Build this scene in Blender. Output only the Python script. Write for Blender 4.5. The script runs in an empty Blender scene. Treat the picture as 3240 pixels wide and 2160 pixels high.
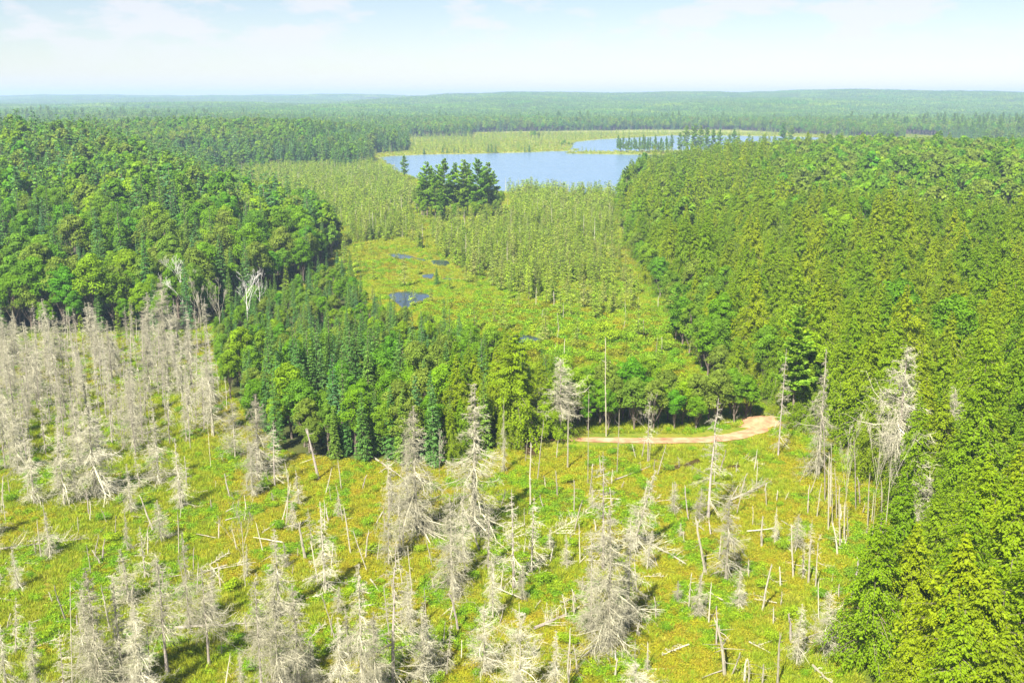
import bpy, math
import numpy as np
from mathutils import Vector
R = math.radians
scene = bpy.context.scene
# ------------------------------------------------------------------ camera
CH = 60.0                                   # drone height above the bog
PITCH = math.atan((1080 - 307) / 3164.0)
FPX = 3164.0                                # focal length in photo pixels (3240 wide)
cam_d = bpy.data.cameras.new('camera')
cam = bpy.data.objects.new('camera', cam_d)
scene.collection.objects.link(cam)
cam.location = (0, 0, CH)
cam.rotation_euler = (R(90) - PITCH, 0, 0)
cam_d.sensor_width = 36.0
cam_d.lens = 36.0 * FPX / 3240.0
cam_d.clip_start = 0.5
cam_d.clip_end = 40000
scene.camera = cam
# ------------------------------------------------------------------ world / sun / exposure
SUN_EL = R(50)
SH = Vector((0.44, 0.9, 0)).normalized()   # direction the shadows fall
w = bpy.data.worlds.new('World'); scene.world = w; w.use_nodes = True
nt = w.node_tree; nt.nodes.clear()
N = nt.nodes.new; L = nt.links.new
sky = N('ShaderNodeTexSky'); sky.sky_type = 'NISHITA'; sky.sun_disc = False
sky.sun_elevation = SUN_EL; sky.sun_rotation = math.atan2(-SH.x, -SH.y)
sky.altitude = 300; sky.air_density = 1.0; sky.dust_density = 0.3; sky.ozone_density = 1.5
tc = N('ShaderNodeTexCoord')
mp = N('ShaderNodeMapping'); mp.inputs['Scale'].default_value = (7, 7, 20)
mp.inputs['Location'].default_value = (3.1, 1.7, 0.2)
nz = N('ShaderNodeTexNoise'); nz.inputs['Scale'].default_value = 1.5; nz.inputs['Detail'].default_value = 8
nz.inputs['Roughness'].default_value = 0.55
L(tc.outputs['Generated'], mp.inputs['Vector']); L(mp.outputs[0], nz.inputs['Vector'])
cr = N('ShaderNodeMapRange'); cr.inputs[1].default_value = 0.50; cr.inputs[2].default_value = 0.585
cr.inputs[4].default_value = 0.6
L(nz.outputs[0], cr.inputs[0])
sx = N('ShaderNodeSeparateXYZ'); L(tc.outputs['Generated'], sx.inputs[0])
el = N('ShaderNodeMapRange'); el.inputs[1].default_value = 0.018; el.inputs[2].default_value = 0.055
L(sx.outputs[2], el.inputs[0])
mu = N('ShaderNodeMath'); mu.operation = 'MULTIPLY'; L(cr.outputs[0], mu.inputs[0]); L(el.outputs[0], mu.inputs[1])
mx = N('ShaderNodeMix'); mx.data_type = 'RGBA'
tint = N('ShaderNodeMix'); tint.data_type = 'RGBA'; tint.blend_type = 'MULTIPLY'; tint.inputs[0].default_value = 1.0
tint.inputs['B'].default_value = (.80, .755, .765, 1)
L(sky.outputs[0], tint.inputs['A'])
L(mu.outputs[0], mx.inputs[0]); L(tint.outputs['Result'], mx.inputs['A'])
mx.inputs['B'].default_value = (6.0, 5.7, 5.85, 1)
bg = N('ShaderNodeBackground'); bg.inputs[1].default_value = 0.050
L(mx.outputs['Result'], bg.inputs[0])
wo = N('ShaderNodeOutputWorld'); L(bg.outputs[0], wo.inputs[0])
sd = bpy.data.lights.new('sun', 'SUN'); sun = bpy.data.objects.new('sun', sd)
scene.collection.objects.link(sun)
sd.energy = 5.0; sd.angle = R(0.55); sd.color = (1.0, 0.945, 0.84)
dv = Vector((SH.x * math.cos(SUN_EL), SH.y * math.cos(SUN_EL), -math.sin(SUN_EL)))
sun.rotation_euler = dv.to_track_quat('-Z', 'Y').to_euler()
sun.location = (-60, -60, 200)
scene.view_settings.view_transform = 'Standard'
scene.view_settings.look = 'None'
scene.view_settings.exposure = 1.75
scene.view_settings.gamma = 1.0
scene.cycles.use_denoising = True
scene.cycles.max_bounces = 6; scene.cycles.diffuse_bounces = 3; scene.cycles.transmission_bounces = 4
scene.cycles.glossy_bounces = 2; scene.cycles.volume_bounces = 0; scene.cycles.transparent_max_bounces = 4

# ------------------------------------------------------------------ projection helpers
def ray(sx_, sy_):
    u = (sx_ - 1620.0) / FPX; v = (1080.0 - sy_) / FPX
    return np.array([u, math.cos(PITCH) + v * math.sin(PITCH), -math.sin(PITCH) + v * math.cos(PITCH)])
def G(sx_, sy_, z=0.0):
    d = ray(sx_, sy_); t = (z - CH) / d[2]
    return (float(d[0] * t), float(d[1] * t))
def Go(ox, oy):                      # from the 2352-wide overview
    return G(ox * 1.37755, oy * 1.37755)
def proj(x, y, z):
    z = z - CH
    zc = y * math.cos(PITCH) - z * math.sin(PITCH)
    yc = y * math.sin(PITCH) + z * math.cos(PITCH)
    return 1620 + FPX * x / zc, 1080 - FPX * yc / zc, zc

# ------------------------------------------------------------------ numpy noise
def _h(ix, iy, s):
    n = (ix.astype(np.int64) * 374761393 + iy.astype(np.int64) * 668265263 + s * 144665) & 0x7fffffff
    n = ((n ^ (n >> 13)) * 1274126177) & 0x7fffffff
    return ((n ^ (n >> 16)) & 0xffff) / 65535.0
def vnoise(x, y, s=0):
    x = np.asarray(x, float); y = np.asarray(y, float)
    ix = np.floor(x); iy = np.floor(y); fx = x - ix; fy = y - iy
    fx = fx * fx * (3 - 2 * fx); fy = fy * fy * (3 - 2 * fy)
    a = _h(ix, iy, s); b = _h(ix + 1, iy, s); c = _h(ix, iy + 1, s); d = _h(ix + 1, iy + 1, s)
    return (a * (1 - fx) + b * fx) * (1 - fy) + (c * (1 - fx) + d * fx) * fy
def fbm(x, y, s=0, o=4):
    r = 0; a = 0.5
    for i in range(o):
        r = r + a * vnoise(np.asarray(x) * 2 ** i, np.asarray(y) * 2 ** i, s + i * 7); a *= 0.5
    return r / (1 - 0.5 ** o)
def inpoly(x, y, P):
    x = np.asarray(x, float); y = np.asarray(y, float); r = np.zeros(x.shape, bool)
    n = len(P)
    for i in range(n):
        x1, y1 = P[i]; x2, y2 = P[(i + 1) % n]
        if y1 == y2: continue
        c = ((y1 > y) != (y2 > y)) & (x < (x2 - x1) * (y - y1) / (y2 - y1) + x1)
        r ^= c
    return r
def sdist(x, y, P):                   # >0 outside
    x = np.asarray(x, float); y = np.asarray(y, float); d = np.full(x.shape, 1e18)
    n = len(P)
    for i in range(n):
        x1, y1 = P[i]; x2, y2 = P[(i + 1) % n]
        ex, ey = x2 - x1, y2 - y1
        t = np.clip(((x - x1) * ex + (y - y1) * ey) / (ex * ex + ey * ey + 1e-9), 0, 1)
        d = np.minimum(d, (x - x1 - t * ex) ** 2 + (y - y1 - t * ey) ** 2)
    d = np.sqrt(d)
    return np.where(inpoly(x, y, P), -d, d)
def sm(a, b, x):
    t = np.clip((x - a) / (b - a), 0, 1); return t * t * (3 - 2 * t)

# ------------------------------------------------------------------ the map (photo foot lines -> ground)
P_OPEN = [(-170, 20), (-190, 60), (-200, 160), G(-250, 1090), G(0, 1068), G(350, 1062), G(620, 1052), G(760, 985), G(860, 930), G(985, 905),
          G(1060, 815), G(1085, 770), G(1000, 715), G(850, 665), G(700, 610), G(560, 572), G(700, 556), G(850, 545), G(1000, 532),
          G(1130, 536), G(1190, 512), G(1165, 487), G(1215, 484), G(1290, 479), G(1300, 455), G(1262, 436), G(1490, 432), G(1500, 419),
          G(2000, 412), G(2337, 412), G(2560, 425), G(2680, 432), G(2864, 446), G(2864, 425), G(2949, 430),
          G(3086, 450), G(3300, 452), G(3500, 470), G(3300, 500), G(2700, 515), (420, 960), (240, 850), G(2250, 555), G(2040, 575),
          G(1957, 613), G(1943, 689), G(1984, 813), G(2030, 900), G(2136, 1000), G(2150, 1090), G(2230, 1200),
          G(2420, 1300), G(2600, 1400), G(2770, 1560), G(2850, 1700), G(2790, 1850), G(2705, 2000), G(2680, 2200), (40, 60), (30, 0), (-60, -20)]
P_CLUMP = [Go(*p) for p in [(490, 800), (495, 870), (560, 960), (640, 1045), (760, 1060), (850, 1062), (1060, 1070), (1130, 1040), (1220, 1020),
           (1300, 985), (1300, 920), (1180, 860), (1050, 790), (960, 762), (880, 735), (830, 680), (800, 655), (720, 655), (610, 700), (520, 740)]]
P_ROW = [Go(*p) for p in [(1330, 972), (1480, 985), (1600, 982), (1700, 955), (1700, 925), (1560, 920), (1400, 915)]]
P_GROVE = [Go(*p) for p in [(945, 475), (985, 500), (1060, 512), (1140, 508), (1165, 482), (1130, 462), (1040, 455), (960, 460)]]
P_TAM1 = [Go(*p) for p in [(480, 408), (620, 394), (850, 382), (920, 408), (955, 440), (945, 500), (960, 555), (790, 562), (775, 500), (620, 440)]]
P_TAM2 = [Go(*p) for p in [(960, 525), (1170, 520), (1180, 455), (1150, 440), (1300, 446), (1425, 452), (1420, 560), (1450, 610), (1490, 660), (1480, 720), (1380, 740), (1200, 700), (1060, 650), (990, 570)]]
P_SHRUB = [Go(*p) for p in [(1180, 700), (1500, 720), (1545, 780), (1600, 900), (1330, 960), (1220, 860), (1020, 770), (960, 700), (1050, 690)]]
P_LAKE = [G(*p) for p in [(1196, 499), (1230, 494), (1299, 490), (1400, 487), (1500, 486), (1599, 483), (1701, 480), (1740, 478),
          (1830, 476), (1800, 470), (1803, 461), (1812, 449), (1889, 441), (1982, 436), (2126, 428), (2337, 429), (2460, 431), (2580, 434), (2690, 442),
          (2690, 452), (2500, 462), (2350, 476), (2200, 478), (2110, 477), (1960, 478), (1860, 479), (1800, 482), (1790, 485), (1960, 488), (2110, 489), (2250, 491),
          (2300, 500), (2260, 530), (2050, 600), (1930, 618), (1700, 612), (1560, 606), (1420, 590), (1330, 566), (1262, 545), (1225, 520)]]
PONDS = [[(1238, 936), (1262, 928), (1300, 927), (1340, 933), (1348, 941), (1325, 952), (1300, 962), (1284, 975), (1272, 962), (1248, 950)],
         [(1630, 1066), (1650, 1063), (1678, 1066), (1700, 1074), (1678, 1084), (1650, 1086), (1634, 1078)],
         [(1700, 1072), (1722, 1066), (1752, 1070), (1740, 1080), (1728, 1090), (1704, 1082)],
         [(1236, 806), (1270, 805), (1300, 812), (1302, 818), (1270, 818), (1248, 812)],
         [(1305, 815), (1345, 820), (1362, 822), (1330, 828)],
         [(1370, 826), (1410, 826), (1416, 836), (1396, 842), (1376, 836)],
         [(1330, 872), (1352, 868), (1376, 866), (1370, 880), (1348, 885)],
         [(1395, 880), (1440, 882), (1445, 888), (1410, 886)]]
PONDS = [[G(*p) for p in q] for q in PONDS]
POOLS = [[(2066, 1486), (2110, 1474), (2160, 1470), (2200, 1452), (2232, 1448), (2215, 1468), (2180, 1482), (2130, 1490)],
         [(2290, 1478), (2330, 1468), (2350, 1476), (2320, 1488), (2298, 1490)],
         [(2740, 1720), (2800, 1715), (2840, 1730), (2810, 1745), (2750, 1742)],
         [(1625, 1378), (1690, 1400), (1720, 1440), (1680, 1450), (1640, 1420)]]
POOLS = [[G(*p) for p in q] for q in POOLS]
_c = np.mean(PONDS[0], 0); PONDS[0] = [tuple(_c + (np.array(p) - _c) * 1.3) for p in PONDS[0]]
for _i in (1, 3, 5): _c = np.mean(PONDS[_i], 0); PONDS[_i] = [tuple(_c + (np.array(p) - _c) * 1.4) for p in PONDS[_i]]
BAR_Y = G(1900, 483)

def ground_z(x, y):
    x = np.asarray(x, float); y = np.asarray(y, float)
    g = lambda cx, cy, sx_, sy_, a: a * np.exp(-((x - cx) / sx_) ** 2 - ((y - cy) / sy_) ** 2)
    h = g(-330, 560, 190, 230, 27) + g(-120, 410, 70, 90, 5) + g(-330, 1060, 270, 200, 17) + g(260, 600, 170, 290, 14) + g(110, 260, 50, 110, 6) + g(-560, 270, 200, 300, 15)
    far = np.hypot(x, y)
    roll = fbm(x / 1500 + 11, y / 1100 + 4, 3, 3)
    amp = sm(1600, 3200, far) * 26 + sm(3500, 5500, far) * 22
    h = h + np.clip(roll - 0.33, 0, 1) * 2.0 * amp
    h = h + sm(2300, 3600, far) * 44 * (fbm(x / 520 + 3, y / 700, 77, 3) - .3)
    h = h + sm(3300, 5600, far) * (4 + 24 * sm(-1900, 1300, x))
    h = h + sm(750, 1300, far) * 3 * fbm(x / 220, y / 220, 21, 3)
    h = h + g(-1000, 2300, 700, 600, 14)
    d = sdist(x, y, P_OPEN)
    h = h * sm(0, 70, d)
    return h
def lakebed(x, y, h):
    near = (y > 550) & (y < 1800)
    if near.any():
        dl = np.full(np.shape(x), 1e3); dl[near] = sdist(np.asarray(x)[near], np.asarray(y)[near], P_LAKE)
        dl = dl + (fbm(np.asarray(x) / 14, np.asarray(y) / 25, 31, 3) - 0.5) * 10
        h = h * sm(-2, 25, dl) + np.clip(-dl / 6.0, -1.0, 1.5) * -0.5 - 0.35
        # outside the lake the bank is back at zero
        h = np.where(dl > 6, h + 0.35 - 0.5, h)
        return np.where(dl > 30, ground_z(x, y), h)
    return h

# ------------------------------------------------------------------ mesh helpers
def mk_mesh(name, V, quads=None, tris=None, mats=(), tint=None, mat_idx=None, smooth=False):
    me = bpy.data.meshes.new(name)
    V = np.asarray(V, np.float32)
    nq = 0 if quads is None else len(quads); ntr = 0 if tris is None else len(tris)
    me.vertices.add(len(V)); me.vertices.foreach_set('co', V.ravel())
    li = []
    if nq: li.append(np.asarray(quads, np.int32).ravel())
    if ntr: li.append(np.asarray(tris, np.int32).ravel())
    li = np.concatenate(li)
    me.loops.add(len(li)); me.loops.foreach_set('vertex_index', li)
    me.polygons.add(nq + ntr)
    st = np.concatenate([np.arange(nq) * 4, nq * 4 + np.arange(ntr) * 3]).astype(np.int32)
    me.polygons.foreach_set('loop_start', st)
    if mat_idx is not None: me.polygons.foreach_set('material_index', np.asarray(mat_idx, np.int32))
    for m in mats: me.materials.append(m)
    if tint is not None:
        a = me.attributes.new('tint', 'FLOAT', 'POINT'); a.data.foreach_set('value', np.asarray(tint, np.float32))
    me.update(calc_edges=True)
    me.polygons.foreach_set('use_smooth', np.full(nq + ntr, smooth))
    return me
class Acc:
    def __init__(s): s.V = []; s.Q = []; s.T = []; s.M = []; s.n = 0
    def add(s, V, Q, tint, m=0):
        V = np.asarray(V, float).reshape(-1, 3); s.V.append(V); s.Q.append(np.asarray(Q).reshape(-1, 4) + s.n)
        s.T.append(np.broadcast_to(np.asarray(tint, float), (len(V),)).copy()); s.M.append(np.full(len(Q), m)); s.n += len(V)
    def mesh(s, name, mats, smooth=False):
        return mk_mesh(name, np.concatenate(s.V), quads=np.concatenate(s.Q), mats=mats, tint=np.concatenate(s.T), mat_idx=np.concatenate(s.M), smooth=smooth)
def nrm(a):
    return a / (np.linalg.norm(a, axis=-1, keepdims=True) + 1e-9)
def tubes(P, Rd, sides=3):
    P = np.asarray(P, float); Rd = np.asarray(Rd, float); n, k, _ = P.shape
    T = np.empty_like(P); T[:, 1:-1] = P[:, 2:] - P[:, :-2]; T[:, 0] = P[:, 1] - P[:, 0]; T[:, -1] = P[:, -1] - P[:, -2]
    T = nrm(T)
    ref = np.where(np.abs(T[..., 2:3]) > 0.8, np.array([1.0, 0, 0]), np.array([0, 0, 1.0]))
    U = nrm(np.cross(T, ref)); W = np.cross(T, U)
    a = np.arange(sides) * 2 * math.pi / sides
    V = P[:, :, None, :] + Rd[:, :, None, None] * (np.cos(a)[None, None, :, None] * U[:, :, None, :] + np.sin(a)[None, None, :, None] * W[:, :, None, :])
    idx = np.arange(n * k * sides).reshape(n, k, sides)
    A = idx[:, :-1]; B = idx[:, 1:]
    Q = np.stack([A, np.roll(A, -1, 2), np.roll(B, -1, 2), B], -1).reshape(-1, 4)
    return V.reshape(-1, 3), Q
def leaves(C, D, Nn, ln, wd, tint, droop=0.15):
    """diamond shaped sprays: base C, along D, normal Nn"""
    D = nrm(D); S = nrm(np.cross(D, Nn)); Nn = np.cross(S, D)
    ln = np.asarray(ln)[:, None]; wd = np.asarray(wd)[:, None]
    a = C; b = C + D * ln * 0.45 + S * wd * 0.5 - Nn * wd * 0.12
    c = C + D * ln - Nn * ln * droop; d = C + D * ln * 0.45 - S * wd * 0.5 - Nn * wd * 0.12
    V = np.stack([a, b, c, d], 1).reshape(-1, 3)
    Q = np.arange(len(V)).reshape(-1, 4)
    return V, Q, np.repeat(np.asarray(tint), 4)
def rv(rng, n):
    return nrm(rng.normal(size=(n, 3)))

# ------------------------------------------------------------------ materials
def mat(name):
    m = bpy.data.materials.new(name); m.use_nodes = True
    nt = m.node_tree; nt.nodes.clear(); return m, nt
def ramp(nt, fac, cols):
    r = nt.nodes.new('ShaderNodeValToRGB'); e = r.color_ramp.elements
    while len(e) < len(cols): e.new(0.5)
    for i, c in enumerate(cols):
        e[i].position = i / (len(cols) - 1) if len(c) == 3 else c[3]; e[i].color = (c[0], c[1], c[2], 1)
    nt.links.new(fac, r.inputs[0]); return r.outputs[0]
def foliage(name, cols, trans=0.35, tvar=0.55, rough=0.6):
    m, nt = mat(name); N = nt.nodes.new; L = nt.links.new
    oi = N('ShaderNodeObjectInfo'); c = ramp(nt, oi.outputs['Random'], cols)
    at = N('ShaderNodeAttribute'); at.attribute_name = 'tint'
    mr = N('ShaderNodeMapRange'); mr.inputs[3].default_value = 1 - tvar; mr.inputs[4].default_value = 1 + tvar
    L(at.outputs['Fac'], mr.inputs[0])
    mu = N('ShaderNodeVectorMath'); mu.operation = 'SCALE'; L(c, mu.inputs[0]); L(mr.outputs[0], mu.inputs['Scale'])
    p = N('ShaderNodeBsdfPrincipled'); p.inputs['Roughness'].default_value = rough; p.inputs['Specular IOR Level'].default_value = 0.12
    L(mu.outputs[0], p.inputs['Base Color'])
    t = N('ShaderNodeBsdfTranslucent')
    mg = N('ShaderNodeMix'); mg.data_type = 'RGBA'; mg.blend_type = 'MULTIPLY'; mg.inputs[0].default_value = 1
    mg.inputs['B'].default_value = (1.25, 1.3, 0.5, 1); L(mu.outputs[0], mg.inputs['A']); L(mg.outputs['Result'], t.inputs[0])
    x = N('ShaderNodeMixShader'); x.inputs[0].default_value = trans
    L(p.outputs[0], x.inputs[1]); L(t.outputs[0], x.inputs[2])
    o = N('ShaderNodeOutputMaterial'); L(x.outputs[0], o.inputs[0]); return m
def bark(name, cols, scale=3.0, tvar=0.3):
    m, nt = mat(name); N = nt.nodes.new; L = nt.links.new
    tc = N('ShaderNodeTexCoord'); n = N('ShaderNodeTexNoise'); n.inputs['Scale'].default_value = scale; n.inputs['Detail'].default_value = 4
    L(tc.outputs['Object'], n.inputs['Vector'])
    oi = N('ShaderNodeObjectInfo')
    ad = N('ShaderNodeMath'); ad.operation = 'ADD'; L(n.outputs[0], ad.inputs[0])
    sc = N('ShaderNodeMath'); sc.operation = 'MULTIPLY_ADD'; L(oi.outputs['Random'], sc.inputs[0]); sc.inputs[1].default_value = 0.7; sc.inputs[2].default_value = -0.35
    L(sc.outputs[0], ad.inputs[1])
    c = ramp(nt, ad.outputs[0], cols)
    at = N('ShaderNodeAttribute'); at.attribute_name = 'tint'
    mr = N('ShaderNodeMapRange'); mr.inputs[3].default_value = 1 - tvar; mr.inputs[4].default_value = 1 + tvar
    L(at.outputs['Fac'], mr.inputs[0])
    mu = N('ShaderNodeVectorMath'); mu.operation = 'SCALE'; L(c, mu.inputs[0]); L(mr.outputs[0], mu.inputs['Scale'])
    p = N('ShaderNodeBsdfPrincipled'); p.inputs['Roughness'].default_value = 0.85; L(mu.outputs[0], p.inputs['Base Color'])
    o = N('ShaderNodeOutputMaterial'); L(p.outputs[0], o.inputs[0]); return m
M = {}
M['hemlock'] = foliage('hemlock_needles', [(.150, .258, .003), (.195, .283, .003), (.125, .228, .004), (.240, .300, .003), (.165, .245, .005)], trans=.45, tvar=.28)
M['gold'] = foliage('gold_needles', [(.22, .20, .012), (.25, .21, .012)])
M['broad'] = foliage('broad_leaves', [(.105, .230, .006), (.150, .280, .006), (.120, .225, .015), (.220, .335, .006), (.090, .255, .008), (.165, .250, .025)], trans=0.45, tvar=.45)
M['birch'] = foliage('birch_leaves', [(.14, .21, .020), (.17, .23, .025)], trans=0.42)
M['fir'] = foliage('fir_needles', [(.075, .190, .040), (.115, .220, .030), (.080, .195, .065), (.150, .245, .025)], trans=0.38)
M['pine'] = foliage('pine_needles', [(.15, .31, .025), (.24, .36, .025), (.18, .33, .028)], trans=0.45)
M['tam'] = foliage('tamarack_needles', [(.20, .30, .018), (.26, .33, .03), (.16, .26, .018), (.25, .27, .07)], trans=0.35)
M['shrub'] = foliage('shrub_leaves', [(.13, .27, .010), (.18, .31, .010), (.25, .34, .010), (.15, .26, .02)], trans=0.38)
M['yshrub'] = foliage('yellow_shrub_leaves', [(.20, .22, .012), (.26, .24, .012), (.16, .20, .015)], trans=0.38)
M['sedge'] = foliage('sedge_blades', [(.25, .32, .014), (.30, .32, .020), (.20, .31, .012), (.34, .32, .04)], trans=0.35, tvar=.3)
M['moss'] = foliage('moss_heath', [(.29, .27, .010), (.27, .28, .012), (.30, .23, .018), (.22, .26, .014)], trans=0.25, tvar=.14)
M['bark'] = bark('bark', [(.10, .075, .055), (.20, .16, .125)])
M['birchbark'] = bark('birch_bark', [(.42, .40, .36), (.62, .60, .55)], 6)
M['dead'] = bark('dead_wood', [(.17, .15, .105), (.30, .275, .20), (.43, .40, .30)], 1.2, 0.35)
M['deadtwig'] = bark('dead_twigs', [(.235, .22, .15), (.36, .34, .235), (.49, .465, .34)], 0.6, 0.45)
M['darkdead'] = bark('weathered_dark_wood', [(.13, .105, .085), (.26, .22, .19), (.36, .32, .28)], 1.2, 0.3)
M['red'] = bark('broken_heartwood', [(.33, .20, .13), (.45, .30, .20)], 2)

def ground_mat():
    m, nt = mat('bog_and_forest_floor'); N = nt.nodes.new; L = nt.links.new
    g = N('ShaderNodeNewGeometry')
    def noise(s, d=5, r=.55):
        n = N('ShaderNodeTexNoise'); n.inputs['Scale'].default_value = s; n.inputs['Detail'].default_value = d; n.inputs['Roughness'].default_value = r
        L(g.outputs['Position'], n.inputs['Vector']); return n.outputs[0]
    c1 = ramp(nt, noise(.09), [(.055, .085, .012, .30), (.10, .15, .012, .42), (.16, .18, .02, .50), (.21, .18, .025, .58), (.20, .13, .025, .70)])
    c2 = ramp(nt, noise(.7), [(.05, .08, .010, .32), (.13, .16, .012, .5), (.20, .175, .025, .68)])
    mx = N('ShaderNodeMix'); mx.data_type = 'RGBA'; mx.inputs[0].default_value = .5; L(c1, mx.inputs['A']); L(c2, mx.inputs['B'])
    marsh = ramp(nt, noise(.02, 4), [(.13, .17, .03, .35), (.21, .22, .045, .5), (.14, .17, .035, .65)])
    a = N('ShaderNodeAttribute'); a.attribute_name = 'zone'       # 0 bog, 1 forest floor
    b = N('ShaderNodeAttribute'); b.attribute_name = 'marsh'
    m2 = N('ShaderNodeMix'); m2.data_type = 'RGBA'; L(b.outputs['Fac'], m2.inputs[0]); L(mx.outputs['Result'], m2.inputs['A']); L(marsh, m2.inputs['B'])
    fl = ramp(nt, noise(.25), [(.030, .035, .014), (.06, .075, .018)])
    m3 = N('ShaderNodeMix'); m3.data_type = 'RGBA'; L(a.outputs['Fac'], m3.inputs[0]); L(m2.outputs['Result'], m3.inputs['A']); L(fl, m3.inputs['B'])
    p = N('ShaderNodeBsdfPrincipled'); p.inputs['Roughness'].default_value = .9; p.inputs['Specular IOR Level'].default_value = .1
    L(m3.outputs['Result'], p.inputs['Base Color'])
    bp = N('ShaderNodeBump'); bp.inputs['Distance'].default_value = .25; bp.inputs['Strength'].default_value = .8; L(noise(1.6, 6, .65), bp.inputs['Height']); L(bp.outputs[0], p.inputs['Normal'])
    o = N('ShaderNodeOutputMaterial'); L(p.outputs[0], o.inputs[0]); return m
def water_mat(name, col, rough, bump, sc=(.05, .4)):
    m, nt = mat(name); N = nt.nodes.new; L = nt.links.new
    p = N('ShaderNodeBsdfPrincipled'); p.inputs['Base Color'].default_value = (*col, 1); p.inputs['Roughness'].default_value = rough
    p.inputs['IOR'].default_value = 1.33
    g = N('ShaderNodeNewGeometry'); mp = N('ShaderNodeMapping'); mp.inputs['Scale'].default_value = (1, 1.6, 1); L(g.outputs['Position'], mp.inputs[0])
    n = N('ShaderNodeTexNoise'); n.inputs['Scale'].default_value = sc[1]; n.inputs['Detail'].default_value = 3; L(mp.outputs[0], n.inputs[0])
    n2 = N('ShaderNodeTexNoise'); n2.inputs['Scale'].default_value = .012; n2.inputs['Detail'].default_value = 4
    mp2 = N('ShaderNodeMapping'); mp2.inputs['Scale'].default_value = (1, 4, 1); L(g.outputs['Position'], mp2.inputs[0]); L(mp2.outputs[0], n2.inputs[0])
    mr = N('ShaderNodeMapRange'); mr.inputs[1].default_value = .35; mr.inputs[2].default_value = .65; mr.inputs[3].default_value = bump * .35; mr.inputs[4].default_value = bump
    L(n2.outputs[0], mr.inputs[0])
    b = N('ShaderNodeBump'); b.inputs['Distance'].default_value = 1.0; L(mr.outputs[0], b.inputs['Strength']); L(n.outputs[0], b.inputs['Height']); L(b.outputs[0], p.inputs['Normal'])
    o = N('ShaderNodeOutputMaterial'); L(p.outputs[0], o.inputs[0]); return m
def sand_mat():
    m, nt = mat('sandy_road'); N = nt.nodes.new; L = nt.links.new
    g = N('ShaderNodeNewGeometry'); n = N('ShaderNodeTexNoise'); n.inputs['Scale'].default_value = .5; n.inputs['Detail'].default_value = 6
    L(g.outputs['Position'], n.inputs[0])
    c = ramp(nt, n.outputs[0], [(.20, .10, .05, .3), (.35, .185, .092, .5), (.46, .28, .16, .7)])
    p = N('ShaderNodeBsdfPrincipled'); p.inputs['Roughness'].default_value = .95; L(c, p.inputs['Base Color'])
    b = N('ShaderNodeBump'); b.inputs['Distance'].default_value = .2; L(n.outputs[0], b.inputs['Height']); L(b.outputs[0], p.inputs['Normal'])
    o = N('ShaderNodeOutputMaterial'); L(p.outputs[0], o.inputs[0]); return m
M['ground'] = ground_mat(); M['sand'] = sand_mat()
M['lake'] = water_mat('lake_water', (.10, .17, .26), .2, .6)
M['pond'] = water_mat('pond_water', (.02, .035, .045), .04, .05)
M['pool'] = water_mat('peat_pool_water', (.05, .032, .012), .2, .15)

# ------------------------------------------------------------------ object helpers
COL = scene.collection
def link(o, parent=None):
    COL.objects.link(o)
    if parent is not None: o.parent = parent
    return o
def new(name, me, parent=None): return link(bpy.data.objects.new(name, me), parent)
def tag(o, label, cat, group=None):
    o['label'] = label; o['category'] = cat
    if group: o['group'] = group
    return o
def structure(o): o['kind'] = 'structure'; return o

# ------------------------------------------------------------------ terrain
def axis(vals): return np.concatenate(vals)
xs = np.concatenate([-np.geomspace(600, 14000, 60)[::-1], np.arange(-590, 590.1, 5), np.geomspace(600, 14000, 60)])
ys = np.concatenate([np.linspace(-300, 0, 25), np.arange(4, 1800, 5.0), np.geomspace(1805, 14500, 90)])
X, Y = np.meshgrid(xs, ys)
Z = ground_z(X, Y); Z = lakebed(X.ravel(), Y.ravel(), Z.ravel()).reshape(X.shape)
V = np.stack([X, Y, Z], -1).reshape(-1, 3)
nx, ny = len(xs), len(ys); I = np.arange(nx * ny).reshape(ny, nx)
Q = np.stack([I[:-1, :-1], I[:-1, 1:], I[1:, 1:], I[1:, :-1]], -1).reshape(-1, 4)
me = mk_mesh('ground', V, quads=Q, mats=[M['ground']], smooth=True)
d_open = sdist(V[:, 0], V[:, 1], P_OPEN)
zone = sm(-2, 6, d_open); zone = np.maximum(zone, sm(3, -3, sdist(V[:, 0], V[:, 1], P_CLUMP)))
a = me.attributes.new('zone', 'FLOAT', 'POINT'); a.data.foreach_set('value', zone.astype(np.float32))
a = me.attributes.new('marsh', 'FLOAT', 'POINT'); a.data.foreach_set('value', sm(560, 880, V[:, 1]).astype(np.float32))
structure(new('ground', me))
def poly_sheet(name, P, z, m):
    P = np.array(P); me = bpy.data.meshes.new(name)
    me.from_pydata([(x, y, z) for x, y in P], [], [list(range(len(P)))]); me.materials.append(m); me.update()
    if me.polygons[0].normal.z < 0: me.flip_normals()
    return structure(new(name, me))
def smooth_poly(P, it=3):
    P = np.array(P)
    for _ in range(it):
        Q_ = np.roll(P, -1, 0); P = np.stack([P * .75 + Q_ * .25, P * .25 + Q_ * .75], 1).reshape(-1, 2)
    return P
def grow(P, d):
    P = np.array(P); c = P.mean(0); return P + nrm(P - c) * d
poly_sheet('lake', [(-420, 570), (560, 570), (900, 1780), (-420, 1780)], -0.40, M['lake'])
for _i, q in enumerate(PONDS): poly_sheet('pond', smooth_poly(q), 0.03 + .01 * _i, M['pond'])
for _i, q in enumerate(POOLS): poly_sheet('peat_pool', smooth_poly(q), 0.03 + .01 * _i, M['pool'])
def zat(x, y): return float(ground_z(np.array([x]), np.array([y]))[0])
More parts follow.
